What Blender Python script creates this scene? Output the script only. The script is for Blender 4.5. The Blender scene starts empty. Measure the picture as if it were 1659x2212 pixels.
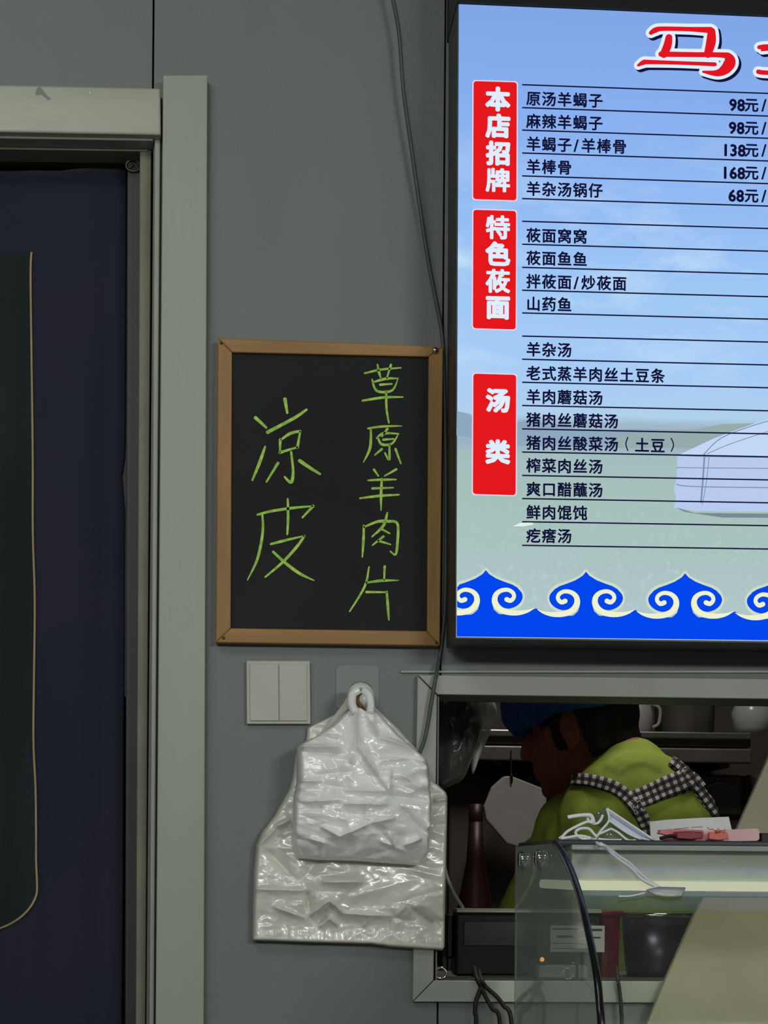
import bpy, bmesh, math, random
from mathutils import Vector, Matrix, noise
from mathutils.bvhtree import BVHTree

S = bpy.context.scene
COL = S.collection
random.seed(7)

# ---------------------------------------------------------------- camera
FPX, CX, HY, D, EYE = 4160.0, 829.5, 1880.0, 2.6, 1.20
YAW, ROLL = 0.0774, 0.008
cam = bpy.data.cameras.new('camera')
cam.lens = FPX / 2212 * 36
cam.sensor_width = 36
cam.shift_y = (HY - 1106) / 2212
cam.clip_start = 0.05
cam_o = bpy.data.objects.new('camera', cam)
COL.objects.link(cam_o)
RM = Matrix.Rotation(-YAW, 3, 'Z') @ Matrix.Rotation(math.pi / 2, 3, 'X') @ Matrix.Rotation(ROLL, 3, 'Z')
CAM = Vector((0, -D, EYE))
cam_o.matrix_world = Matrix.Translation(CAM) @ RM.to_4x4()
S.camera = cam_o

# ---------------------------------------------------------------- world, lamps, exposure
w = bpy.data.worlds.new('world')
S.world = w
w.use_nodes = True
w.node_tree.nodes['Background'].inputs[0].default_value = (0.75, 0.85, 0.9, 1)
w.node_tree.nodes['Background'].inputs[1].default_value = 0.02
S.view_settings.view_transform = 'Standard'
S.view_settings.look = 'None'
S.view_settings.gamma = 1
S.view_settings.exposure = 0.0
S.view_settings.use_curve_mapping = False
S.cycles.use_denoising = True
S.cycles.max_bounces = 8
S.cycles.transparent_max_bounces = 16
S.cycles.sample_clamp_indirect = 4.0


def area_lamp(name, loc, size, size_y, power, color, aim):
    l = bpy.data.lights.new(name, 'AREA')
    l.shape = 'RECTANGLE'
    l.size, l.size_y, l.energy, l.color = size, size_y, power, color
    o = bpy.data.objects.new(name, l)
    COL.objects.link(o)
    o.location = loc
    o.rotation_euler = (Vector(aim) - Vector(loc)).to_track_quat('-Z', 'Y').to_euler()
    return o


area_lamp('dining_room_light', (2.3, -5.3, 2.42), 1.2, 0.25, 56, (0.97, 1.0, 0.94), (0.3, 0.0, 1.2))
area_lamp('dining_room_light', (-1.0, -6.2, 2.42), 1.2, 0.25, 41, (0.97, 1.0, 0.94), (0.1, 0.0, 1.2))
for y_lamp in (-1.6, -2.0):
    area_lamp('dining_room_light', (-0.75, y_lamp, 2.70), 1.0, 0.14, 3.7, (0.97, 1.0, 0.95), (-0.1, y_lamp + 1.6, 1.2))
area_lamp('kitchen_light', (0.75, 0.75, 2.60), 0.6, 0.3, 8.5, (1.0, 0.96, 0.88), (0.5, 0.85, 0.0))


# ---------------------------------------------------------------- pixel -> point helpers
def ray(px, py):
    return RM @ Vector(((px - CX) / FPX, -(py - HY) / FPX, -1.0))


def P(px, py, y=0.0):
    d = ray(px, py)
    return CAM + d * ((y - CAM.y) / d.y)


def PX(px, py, x):
    d = ray(px, py)
    return CAM + d * ((x - CAM.x) / d.x)


def PZ(px, py, z):
    d = ray(px, py)
    return CAM + d * ((z - CAM.z) / d.z)


def scl(y):
    return (D + y) / FPX


# ---------------------------------------------------------------- material helpers
def lin(c):
    return tuple(((v / 255) / 12.92 if v / 255 <= 0.04045 else ((v / 255 + 0.055) / 1.055) ** 2.4) for v in c)


def mat(name, rgb, rough=0.5, metal=0.0, var=0.06, vscale=20.0, bump=0.0, bscale=200.0, stretch=(1, 1, 1),
        coat=0.0, trans=0.0, rgb2=None, spec=0.5, alpha=1.0, sheen=0.0, obj=False):
    m = bpy.data.materials.new(name)
    m.use_nodes = True
    nt = m.node_tree
    b = nt.nodes['Principled BSDF']
    b.inputs['Roughness'].default_value = rough
    b.inputs['Metallic'].default_value = metal
    b.inputs['Coat Weight'].default_value = coat
    b.inputs['Transmission Weight'].default_value = trans
    b.inputs['Specular IOR Level'].default_value = spec
    b.inputs['Alpha'].default_value = alpha
    b.inputs['Sheen Weight'].default_value = sheen
    tc = nt.nodes.new('ShaderNodeTexCoord')
    mp = nt.nodes.new('ShaderNodeMapping')
    mp.inputs['Scale'].default_value = stretch
    nt.links.new(tc.outputs['Object'], mp.inputs['Vector'])
    c = lin(rgb)
    n = nt.nodes.new('ShaderNodeTexNoise')
    n.inputs['Scale'].default_value = vscale
    n.inputs['Detail'].default_value = 5
    nt.links.new(mp.outputs[0], n.inputs['Vector'])
    r = nt.nodes.new('ShaderNodeMix')
    r.data_type = 'RGBA'
    c2 = lin(rgb2) if rgb2 else tuple(v * (1 - var * 2) for v in c)
    c1 = c if rgb2 else tuple(min(1, v * (1 + var)) for v in c)
    r.inputs['A'].default_value = (*c1, 1)
    r.inputs['B'].default_value = (*c2, 1)
    mr = nt.nodes.new('ShaderNodeMapRange')
    mr.inputs['From Min'].default_value = 0.35
    mr.inputs['From Max'].default_value = 0.65
    nt.links.new(n.outputs['Fac'], mr.inputs['Value'])
    nt.links.new(mr.outputs[0], r.inputs['Factor'])
    nt.links.new(r.outputs['Result'], b.inputs['Base Color'])
    if bump:
        n2 = nt.nodes.new('ShaderNodeTexNoise')
        n2.inputs['Scale'].default_value = bscale
        n2.inputs['Detail'].default_value = 3
        nt.links.new(mp.outputs[0], n2.inputs['Vector'])
        bp = nt.nodes.new('ShaderNodeBump')
        bp.inputs['Strength'].default_value = bump
        bp.inputs['Distance'].default_value = 0.002
        nt.links.new(n2.outputs['Fac'], bp.inputs['Height'])
        nt.links.new(bp.outputs[0], b.inputs['Normal'])
    return m


def emit(name, rgb, strength=1.0, sampled=False):
    m = bpy.data.materials.new(name)
    m.use_nodes = True
    nt = m.node_tree
    nt.nodes.remove(nt.nodes['Principled BSDF'])
    e = nt.nodes.new('ShaderNodeEmission')
    e.inputs[0].default_value = (*lin(rgb), 1)
    e.inputs[1].default_value = strength
    nt.links.new(e.outputs[0], nt.nodes['Material Output'].inputs[0])
    m.cycles.emission_sampling = 'AUTO' if sampled else 'NONE'
    return m


def glass_mat(name, tint, ior=1.5, rough=0.0, veil=0.0, haze_rgb=(0.34, 0.39, 0.38)):
    """thin pane: clear body, mirror reflection by Fresnel, a little dusty scatter"""
    m = bpy.data.materials.new(name)
    m.use_nodes = True
    nt = m.node_tree
    nt.nodes.remove(nt.nodes['Principled BSDF'])
    t = nt.nodes.new('ShaderNodeBsdfTransparent')
    t.inputs[0].default_value = (*tint, 1)
    g = nt.nodes.new('ShaderNodeBsdfGlossy')
    g.inputs['Roughness'].default_value = rough
    d = nt.nodes.new('ShaderNodeBsdfDiffuse')
    d.inputs[0].default_value = (*haze_rgb, 1)
    f = nt.nodes.new('ShaderNodeFresnel')
    ge = nt.nodes.new('ShaderNodeNewGeometry')
    io = nt.nodes.new('ShaderNodeMapRange')       # a one-sheet pane reflects alike from both faces
    io.inputs['To Min'].default_value = ior
    io.inputs['To Max'].default_value = 1 / ior
    nt.links.new(ge.outputs['Backfacing'], io.inputs['Value'])
    nt.links.new(io.outputs[0], f.inputs[0])
    a = nt.nodes.new('ShaderNodeMixShader')
    a.inputs[0].default_value = veil
    nt.links.new(t.outputs[0], a.inputs[1])
    nt.links.new(d.outputs[0], a.inputs[2])
    b = nt.nodes.new('ShaderNodeMixShader')
    nt.links.new(f.outputs[0], b.inputs[0])
    nt.links.new(a.outputs[0], b.inputs[1])
    nt.links.new(g.outputs[0], b.inputs[2])
    nt.links.new(b.outputs[0], nt.nodes['Material Output'].inputs[0])
    return m


M = {}
M['wall'] = mat('grey_wall_panel', (116, 121, 120), 0.5, var=0.03, vscale=6, bump=0.10, bscale=260, stretch=(1, 1, .35))
M['trim'] = mat('pale_green_trim', (160, 166, 152), 0.38, var=0.03, vscale=8, bump=0.08, bscale=120, stretch=(1, 1, .1))
M['trimh'] = mat('pale_header_trim', (170, 172, 158), 0.35, var=0.06, vscale=14, bump=0.08, bscale=120, stretch=(.2, 1, 1))
M['alu'] = mat('painted_window_trim', (160, 164, 158), 0.4, var=0.04, vscale=10, bump=0.05, bscale=150)
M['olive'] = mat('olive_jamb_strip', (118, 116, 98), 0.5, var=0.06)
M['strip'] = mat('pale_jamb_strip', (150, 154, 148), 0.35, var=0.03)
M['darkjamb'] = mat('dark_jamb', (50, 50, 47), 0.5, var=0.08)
M['black'] = mat('black_plastic', (16, 17, 18), 0.4, var=0.1, spec=0.3)
M['frame_dark'] = mat('dark_grey_frame', (62, 62, 64), 0.42, metal=0.2, var=0.05)
M['wood'] = mat('pine_frame_wood', (176, 132, 70), 0.5, rgb2=(150, 110, 56), vscale=30, bump=0.15, bscale=180, stretch=(1, 1, .12))
M['woodh'] = mat('pine_frame_wood_across', (176, 132, 70), 0.5, rgb2=(152, 112, 58), vscale=30, bump=0.15, bscale=180, stretch=(.12, 1, 1))
M['slate'] = mat('black_board', (27, 29, 31), 0.65, var=0.16, vscale=5, bump=0.1, bscale=500, spec=0.25)
M['chalk'] = mat('green_chalk', (205, 242, 110), 0.9, rgb2=(150, 205, 88), vscale=160, bump=0.3, bscale=900)
M['switch'] = mat('white_switch_plastic', (186, 186, 176), 0.35, var=0.02)
M['bag'] = mat('grey_white_film', (248, 249, 248), 0.27, var=0.03, vscale=12, bump=0.03, bscale=60, spec=1.0, coat=0.5)
M['bag2'] = mat('silvery_film', (228, 226, 217), 0.29, var=0.05, vscale=16, bump=0.04, bscale=70, spec=1.0, coat=0.4)
M['clearpad'] = mat('clear_adhesive_pad', (112, 117, 116), 0.35, var=0.02, spec=0.8)
M['hook'] = mat('milky_hook_plastic', (205, 208, 205), 0.25, var=0.03, spec=0.7)
M['rust'] = mat('rusty_wire', (150, 92, 30), 0.7, rgb2=(80, 46, 16), vscale=120)
M['cable'] = mat('grey_cable', (74, 80, 76), 0.5)
M['bcable'] = mat('black_cable', (8, 9, 10), 0.6)
M['wcable'] = mat('white_cable', (240, 242, 244), 0.4, var=0.02)
M['curtain'] = mat('navy_curtain_cloth', (33, 32, 54), 0.9, rgb2=(22, 30, 52), vscale=3.5, bump=0.25, bscale=500, sheen=0.25)
M['panelg'] = mat('dark_green_curtain_panel', (24, 36, 34), 0.9, var=0.1, vscale=6, bump=0.2, bscale=500)
M['piping'] = mat('tan_piping', (172, 152, 118), 0.6)
M['steel'] = mat('brushed_steel', (150, 150, 146), 0.35, metal=0.85, var=0.06, vscale=30, stretch=(.1, 1, 1))
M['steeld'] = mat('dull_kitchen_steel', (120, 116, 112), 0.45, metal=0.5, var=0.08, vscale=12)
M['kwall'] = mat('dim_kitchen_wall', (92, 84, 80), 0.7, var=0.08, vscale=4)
M['ktile'] = mat('kitchen_floor_tile', (110, 108, 104), 0.4, var=0.08)
M['shirt'] = mat('lime_green_cotton', (166, 184, 74), 0.9, rgb2=(150, 170, 62), vscale=14, bump=0.15, bscale=400)
M['skin'] = mat('skin', (178, 108, 86), 0.55, var=0.08, vscale=30, bump=0.05, bscale=300)
M['hair'] = mat('black_hair', (24, 20, 20), 0.55, var=0.2, vscale=90, bump=0.5, bscale=300, stretch=(1, 1, .2))
M['cap'] = mat('blue_cap_cloth', (34, 104, 190), 0.8, rgb2=(22, 80, 158), vscale=18, bump=0.25, bscale=150)
M['eyew'] = mat('eye_white', (120, 112, 106), .4)
M['trouser'] = mat('dark_trousers', (36, 38, 46), 0.9)
M['board_w'] = mat('white_cutting_board', (178, 176, 174), 0.5, var=0.03)
M['red'] = mat('dark_red_plastic', (46, 18, 16), 0.45, var=0.1)
M['red2'] = mat('maroon_plastic', (150, 26, 48), 0.4, var=0.1)
M['pot'] = mat('dark_stainless_pot', (96, 92, 102), 0.28, metal=0.7, var=0.15, vscale=6)
M['beige'] = mat('beige_board_face', (160, 154, 134), 0.6, var=0.05, vscale=10, bump=0.08, bscale=200)
M['casewhite'] = mat('cream_case_metal', (216, 214, 196), 0.4, var=0.04, vscale=12)
M['casetop'] = mat('dark_case_top', (50, 54, 58), 0.3, var=0.04)
M['lampstrip'] = emit('cream_lamp_glow', (208, 206, 172), 1.0)
M['rubber'] = mat('black_edge_seal', (8, 14, 16), 0.25, var=0.05, spec=0.6)
M['chrome'] = mat('chrome', (200, 200, 196), 0.12, metal=1.0, var=0.02)
M['paper'] = mat('white_paper', (222, 222, 222), 0.7, var=0.02)
M['pink'] = mat('pink_card', (226, 138, 150), 0.6, rgb2=(206, 104, 120), vscale=40)
M['pinkl'] = mat('pale_pink_paper', (232, 188, 192), 0.6, var=0.04)
M['darkred'] = mat('dark_red_plastic_cover', (140, 34, 50), 0.3, var=0.1)
M['ink'] = mat('grey_ink', (70, 70, 76), 0.8)
M['redink'] = mat('red_ink', (190, 50, 40), 0.8)
M['ceil'] = mat('ceiling_white', (190, 190, 186), 0.8, var=0.02)
M['floor'] = mat('floor_tile', (120, 116, 108), 0.4, var=0.06)
M['room'] = mat('dining_room_wall', (150, 150, 146), 0.7, var=0.03)
M['film'] = mat('clear_crumpled_film', (210, 214, 216), 0.18, var=0.02, alpha=0.8, spec=0.7)
M['blackfilm'] = mat('black_bin_film', (84, 80, 80), 0.3, var=0.1, spec=0.7, coat=0.3)
M['glass'] = glass_mat('case_glass', (0.88, 0.93, 0.91), 1.45, 0.11, 0.05)
M['sideglass'] = glass_mat('case_side_glass', (0.62, 0.70, 0.68), 1.45, 0.03, 0.5, (0.60, 0.68, 0.64))  # pale diffuse veil stands in for the room's reflected haze
M['goggle'] = glass_mat('clear_plastic_sleeve', (0.93, 0.95, 1.0), 1.5, 0.08, 0.16)


# ---------------------------------------------------------------- mesh helpers
def obj(name, verts, faces, m, parent=None, smooth=False):
    me = bpy.data.meshes.new(name)
    me.from_pydata([tuple(v) for v in verts], [], faces)
    me.update()
    bm = bmesh.new()
    bm.from_mesh(me)
    bmesh.ops.recalc_face_normals(bm, faces=bm.faces)
    bm.to_mesh(me)
    bm.free()
    if m:
        me.materials.append(m)
    if smooth:
        for p in me.polygons:
            p.use_smooth = True
    o = bpy.data.objects.new(name, me)
    COL.objects.link(o)
    if parent:
        o.parent = parent
    return o


def tag(o, label=None, cat=None, group=None, kind=None):
    if label: o['label'] = label
    if cat: o['category'] = cat
    if group: o['group'] = group
    if kind: o['kind'] = kind
    return o


def empty(name, label=None, cat=None, group=None, kind=None):
    o = bpy.data.objects.new(name, None)
    COL.objects.link(o)
    return tag(o, label, cat, group, kind)


def settle(root):
    """put a thing's Empty at the base of its parts"""
    pts = []
    def walk(o):
        for c in o.children:
            if c.type == 'MESH':
                pts.extend(c.matrix_world @ v.co for v in c.data.vertices)
            walk(c)
    bpy.context.view_layer.update()
    walk(root)
    if not pts: return
    c = Vector(((min(p.x for p in pts) + max(p.x for p in pts)) / 2, (min(p.y for p in pts) + max(p.y for p in pts)) / 2, min(p.z for p in pts)))
    root.location = c
    for ch in root.children:
        ch.location = ch.location - c


def bevel(o, wdt, seg=2):
    m = o.modifiers.new('bevel', 'BEVEL')
    m.width = wdt
    m.segments = seg
    m.limit_method = 'ANGLE'
    m.angle_limit = math.radians(35)
    return o


def boxv(x0, x1, y0, y1, z0, z1):
    return [(x, y, z) for x in (x0, x1) for y in (y0, y1) for z in (z0, z1)]


BF = [(0, 1, 3, 2), (4, 6, 7, 5), (0, 4, 5, 1), (2, 3, 7, 6), (0, 2, 6, 4), (1, 5, 7, 3)]


def box(name, x0, x1, y0, y1, z0, z1, m, parent=None, bev=0.0):
    o = obj(name, boxv(x0, x1, y0, y1, z0, z1), BF, m, parent)
    if bev: bevel(o, bev)
    return o


def prism(name, pix, yf, yb, m, parent=None, bev=0.0, smooth=False):
    """outline given in photo pixels, laid on the plane y = yf at real size and given real depth to y = yb"""
    f = [P(a, b, yf) for a, b in pix]
    n = len(f)
    v = f + [Vector((p.x, yb, p.z)) for p in f]
    fc = [tuple(range(n)), tuple(range(2 * n - 1, n - 1, -1))] + [(i, i + n, (i + 1) % n + n, (i + 1) % n) for i in range(n)]
    o = obj(name, v, fc, m, parent, smooth)
    if bev: bevel(o, bev)
    return o


def rect(name, x0, y0, x1, y1, yf, yb, m, parent=None, bev=0.0):
    return prism(name, [(x0, y0), (x1, y0), (x1, y1), (x0, y1)], yf, yb, m, parent, bev)


def rbox(name, px0, py0, px1, py1, yf, yb, m, parent=None, bev=0.0):
    a, b = P(px0, py0, yf), P(px1, py1, yf)
    return box(name, a.x, b.x, yf, yb, b.z, a.z, m, parent, bev)


def catmull(pts, n=6):
    pts = [Vector(p) for p in pts]
    if len(pts) < 3: 
        return [pts[0].lerp(pts[1], i / n) for i in range(n + 1)]
    out = []
    for i in range(len(pts) - 1):
        p0, p1, p2, p3 = pts[max(i - 1, 0)], pts[i], pts[i + 1], pts[min(i + 2, len(pts) - 1)]
        for k in range(n):
            t = k / n
            out.append(0.5 * ((2 * p1) + (p2 - p0) * t + (2 * p0 - 5 * p1 + 4 * p2 - p3) * t * t + (3 * p1 - p0 - 3 * p2 + p3) * t ** 3))
    out.append(pts[-1])
    return out


def tube(name, pts, r, m, parent=None, n=8, sub=6, closed=False):
    c = catmull(pts, sub)
    v, f = [], []
    up = Vector((0.13, 0.31, 0.94)).normalized()
    rr = r if callable(r) else (lambda t: r)
    for i, p in enumerate(c):
        t = (c[min(i + 1, len(c) - 1)] - c[max(i - 1, 0)]).normalized()
        a = t.cross(up)
        if a.length < .05: a = t.cross(Vector((1, 0, 0)))
        a.normalize()
        b = t.cross(a)
        q = rr(i / (len(c) - 1))
        for k in range(n):
            an = 2 * math.pi * k / n
            v.append(p + (a * math.cos(an) + b * math.sin(an)) * q)
    for i in range(len(c) - 1):
        for k in range(n):
            f.append((i * n + k, i * n + (k + 1) % n, (i + 1) * n + (k + 1) % n, (i + 1) * n + k))
    f.append(tuple(range(n)))
    f.append(tuple(range((len(c) - 1) * n, len(c) * n)))
    return obj(name, v, f, m, parent, True)


def ribbon(pts, widths, y, lift=0.0, sub=5, cap=6):
    """flat stroke (verts, faces) in pixels on plane y"""
    if len(pts) == 1: pts = pts * 2
    c = catmull([(a, b, 0) for a, b in pts], sub)
    wd = catmull([(q, 0, 0) for q in widths], sub) if len(widths) > 1 else [Vector((widths[0], 0, 0))] * len(c)
    if len(widths) == 2 and len(pts) > 2:
        wd = [Vector((widths[0] + (widths[1] - widths[0]) * i / (len(c) - 1), 0, 0)) for i in range(len(c))]
    L, R = [], []
    for i, p in enumerate(c):
        t = (c[min(i + 1, len(c) - 1)] - c[max(i - 1, 0)])
        if t.length < 1e-6: t = Vector((1, 0, 0))
        t.normalize()
        nrm = Vector((-t.y, t.x, 0))
        h = wd[min(i, len(wd) - 1)].x / 2
        L.append(p + nrm * h)
        R.append(p - nrm * h)
    t0 = (c[0] - c[1]).normalized()
    t1 = (c[-1] - c[-2]).normalized()
    v, f = [], []
    for a, b in zip(L, R): v += [a, b]
    for i in range(len(c) - 1): f.append((2 * i, 2 * i + 1, 2 * i + 3, 2 * i + 2))
    for (cc, tt, a, b, h) in ((c[0], t0, 0, 1, wd[0].x / 2), (c[-1], t1, 2 * len(c) - 2, 2 * len(c) - 1, wd[-1].x / 2)):
        n0 = (v[a] - cc)
        base = len(v)
        for k in range(1, cap):
            an = math.pi * k / cap
            v.append(cc + n0 * math.cos(an) + tt * h * math.sin(an))
        f.append((a, *range(base, base + cap - 1), b))
    return [P(q.x, q.y, y) + Vector((0, -lift, 0)) for q in v], f


def merged(name, parts, m, parent=None, smooth=False):
    v, f = [], []
    for a, b in parts:
        o = len(v)
        v += a
        f += [tuple(i + o for i in q) for q in b]
    return obj(name, v, f, m, parent, smooth)


def flat(pix, y):
    return [P(a, b, y) for a, b in pix], [tuple(range(len(pix)))]


def lathe(name, prof, center, m, parent=None, n=40, axis='Z'):
    v, f = [], []
    for r, h in prof:
        for k in range(n):
            a = 2 * math.pi * k / n
            q = Vector((r * math.cos(a), r * math.sin(a), h))
            if axis == 'Y': q = Vector((q.x, q.z, q.y))
            if axis == 'X': q = Vector((q.z, q.x, q.y))
            v.append(Vector(center) + q)
    for i in range(len(prof) - 1):
        for k in range(n):
            f.append((i * n + k, i * n + (k + 1) % n, (i + 1) * n + (k + 1) % n, (i + 1) * n + k))
    f.append(tuple(range(n)))
    f.append(tuple(range((len(prof) - 1) * n, len(prof) * n)))
    return obj(name, v, f, m, parent, True)


def text_geo(body, px, py, em, y, spacing=1.0, thick=0.0, copies=6, sx=1.0, center=False):
    """a line of writing: left edge px, vertical centre py, em size in pixels"""
    c = bpy.data.curves.new('writing', 'FONT')
    c.body = body
    c.space_character = spacing
    c.resolution_u = 2
    o = bpy.data.objects.new('writing', c)
    COL.objects.link(o)
    dg = bpy.context.evaluated_depsgraph_get()
    me = o.evaluated_get(dg).to_mesh()
    vs = [v.co.copy() for v in me.vertices]
    fs = [tuple(p.vertices) for p in me.polygons]
    bpy.data.objects.remove(o)
    if center:
        mx = (min(v.x for v in vs) + max(v.x for v in vs)) / 2
        my = (min(v.y for v in vs) + max(v.y for v in vs)) / 2
    else:
        mx, my = 0.0, 0.38
    V, F = [], []
    offs = [(0, 0)] + ([(thick * math.cos(2 * math.pi * k / copies), thick * math.sin(2 * math.pi * k / copies)) for k in range(copies)] if thick else [])
    a = P(px, py, y)
    s = scl(y) * em
    for i, (dx, dy) in enumerate(offs):
        b = len(V)
        for v in vs:
            V.append(Vector((a.x + ((v.x - mx) * sx + dx) * s, y - 1e-5 * i, a.z + (v.y - my + dy) * s)))
        F += [tuple(q + b for q in f) for f in fs]
    return V, F


def evaluated_copy(o):
    dg = bpy.context.evaluated_depsgraph_get()
    me = bpy.data.meshes.new_from_object(o.evaluated_get(dg))
    o.modifiers.clear()
    o.data = me
    return o


# ================================================================= SETTING
WT = 0.09
FZ, CZ = 0.0, 2.78
XL, XR, YB, YF = -1.9, 3.9, -8.0, 2.2
box('floor', XL, XR, YB, YF, -0.1, 0, M['floor'])['kind'] = 'structure'
box('ceiling', XL, XR, YB, YF, CZ, CZ + 0.1, M['ceil'])['kind'] = 'structure'
box('wall_left', XL - 0.1, XL, YB, YF, 0, CZ, M['room'])['kind'] = 'structure'
box('wall_right', XR, XR + 0.1, YB, YF, 0, CZ, M['room'])['kind'] = 'structure'
box('wall_front', XL, XR, YB - 0.1, YB, 0, CZ, M['room'])['kind'] = 'structure'
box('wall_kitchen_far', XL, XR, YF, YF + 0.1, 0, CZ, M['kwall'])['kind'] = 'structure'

wall = empty('wall_back', kind='structure')
seam1 = P(331, 100).x
seam2 = P(955, 1000).x
win_l, win_t = P(942, 1700).x, P(942, 1502).z
win_b = P(1000, 2122).z
win_r = seam2 + 1.25
door_t, door_l = P(200, 296).z, -1.35
g = 0.0012
box('wall_panel', door_l, seam1 - g, 0, WT, door_t, CZ, M['wall'], wall, .0008)
box('wall_panel', seam1 + g, seam2 - g, 0, WT, 0, CZ, M['wall'], wall, .0008)
box('wall_panel', seam2 + g, win_r, 0, WT, win_t, CZ, M['wall'], wall, .0008)
box('wall_panel', seam2 + g, win_r, 0, WT, 0, win_b, M['wall'], wall, .0008)
box('wall_panel', win_r + 2 * g, XR, 0, WT, 0, CZ, M['wall'], wall, .0008)
box('wall_panel', XL, door_l - 2 * g, 0, WT, 0, CZ, M['wall'], wall, .0008)
box('seam_backing', XL, win_r, WT, WT + .006, win_t, CZ, M['black'], wall)
box('seam_backing', seam1 - .02, seam1 + .02, .03, WT - .002, door_t + .01, CZ - .01, M['black'], wall)

# ---- door frame
door = empty('door_1', kind='structure')
def stepped_post(name, xt0, xb0, xt1, xb1, yt, yf, yb, m):
    a, b = P(xt0, yt, yf), P(xt1, yt, yf)
    c, d = P(xb0, 2212, yf), P(xb1, 2212, yf)
    k = (a.z) / (a.z - c.z)
    # straight on down to the floor
    c2, d2 = a.lerp(c, k), b.lerp(d, k)
    v = [a, b, d2, c2] + [Vector((p.x, yb, p.z)) for p in (a, b, d2, c2)]
    o = obj(name, v, [(0, 1, 2, 3), (7, 6, 5, 4), (0, 4, 5, 1), (1, 5, 6, 2), (2, 6, 7, 3), (3, 7, 4, 0)], m, door)
    return bevel(o, .0012)
tp = stepped_post('door_casing', 352, 336, 448, 440, 162, -0.024, -0.0005, M['trim'])
tp['label'] = 'wide pale green upright board right of the doorway'
bevel(prism('door_header', [(-520, 171), (346, 190), (347, 291), (-520, 275)], -0.030, -0.0005, M['trimh'], door), .0025)['label'] = 'scuffed pale board across the top of the doorway'
prism('paint_chip', [(192, 197), (195, 198), (196.5, 203), (194, 203)], -.0306, -.0299, M['paper'], door)['label'] = 'tiny white chip on the header board'
prism('scuff', [(80, 190), (86, 186), (92, 194), (99, 203), (110, 213), (104, 216), (94, 208), (88, 203), (80, 206), (76, 203)], -.0304, -.0299, mat('header_scuff', (128, 132, 120), .5), door)['label'] = 'grey scuff on the header board'
prism('header_strip', [(-520, 279), (331, 294), (330, 304), (-520, 290)], -0.016, 0.03, M['strip'], door, .001)
stepped_post('jamb_strip', 334, 322.5, 346.5, 332.5, 291, -0.012, 0.02, M['strip'])
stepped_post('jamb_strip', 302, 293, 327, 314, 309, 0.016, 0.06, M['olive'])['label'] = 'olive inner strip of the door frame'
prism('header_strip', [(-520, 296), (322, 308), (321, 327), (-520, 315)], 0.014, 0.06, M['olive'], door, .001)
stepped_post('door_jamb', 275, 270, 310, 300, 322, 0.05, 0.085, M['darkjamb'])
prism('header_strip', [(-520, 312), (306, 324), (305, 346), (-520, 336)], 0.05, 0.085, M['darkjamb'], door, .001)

# ---- window frame (mitred boards round the serving opening)
win = empty('window_1', kind='structure')
yf = -0.012
ol, il = (903, 1457), (946, 1502)
RX = 2400
prism('window_frame', [(903, 1458), (RX, 1474), (RX, 1520), (945, 1500)], yf, -.0005, M['alu'], win, .001)
prism('window_frame', [(902, 1459.5), (944, 1502), (936.5, 2117), (891.5, 2163)], yf, -.0005, M['alu'], win, .001)
prism('window_frame', [(892.5, 2164), (937.5, 2118.5), (RX, 2124), (RX, 2170)], yf, -.0005, M['alu'], win, .001)
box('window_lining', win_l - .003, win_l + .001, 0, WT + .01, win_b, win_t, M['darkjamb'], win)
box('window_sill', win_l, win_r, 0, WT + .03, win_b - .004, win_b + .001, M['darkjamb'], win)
rect('trim_1', 866, 1449, RX, 1453, -.004, -.0005, M['wall'])['kind'] = 'structure'
bpy.data.objects['trim_1'].data.materials[0] = M['alu']

# corridor behind the curtain
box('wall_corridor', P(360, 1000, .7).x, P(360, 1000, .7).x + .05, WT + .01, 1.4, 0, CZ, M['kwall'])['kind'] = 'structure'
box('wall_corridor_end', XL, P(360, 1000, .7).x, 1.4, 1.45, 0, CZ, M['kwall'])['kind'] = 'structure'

# ================================================================= CURTAIN
cur = empty('doorway_curtain', 'dark navy cloth curtain with a green panel hanging in the doorway', 'curtain')
def cur_y(px, py):
    return 0.075 + 0.006 * (1 - math.exp(-(py - 345) / 260)) * math.sin(px * .055 + .6 + .0006 * py) + 0.010 * math.sin(px * .021 + 1.0 + py * .0011) * (1 - math.exp(-(py - 350) / 500)) \
        + 0.004 * noise.noise(Vector((px * .012, py * .0035, 3)))
def cur_edge(py):
    return 271.5 - 7 * math.exp(-((py - 1030) / 34) ** 2) - (py - 360) * .006
def cur_top(px):
    return 353 + 16 * (1 - max(0, min(1, (px - 130) / 150))) 
nu, nv = 90, 90
V, F = [], []
for j in range(nv + 1):
    for i in range(nu + 1):
        u = i / nu
        v = j / nv
        py0 = 352 + v * (3700 - 352)
        px = -560 + u * (cur_edge(py0) + 560)
        py = cur_top(px) + v * (3700 - cur_top(px))
        y = cur_y(px, py)
        q = P(px, py, 0.075)
        V.append(Vector((q.x, y, max(q.z, .02))))
for j in range(nv):
    for i in range(nu):
        a = j * (nu + 1) + i
        F.append((a, a + 1, a + nu + 2, a + nu + 1))
cl = obj('cloth', V, F, M['curtain'], cur, True)
sm = cl.modifiers.new('s', 'SOLIDIFY'); sm.thickness = .002; sm.offset = 1
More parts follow.
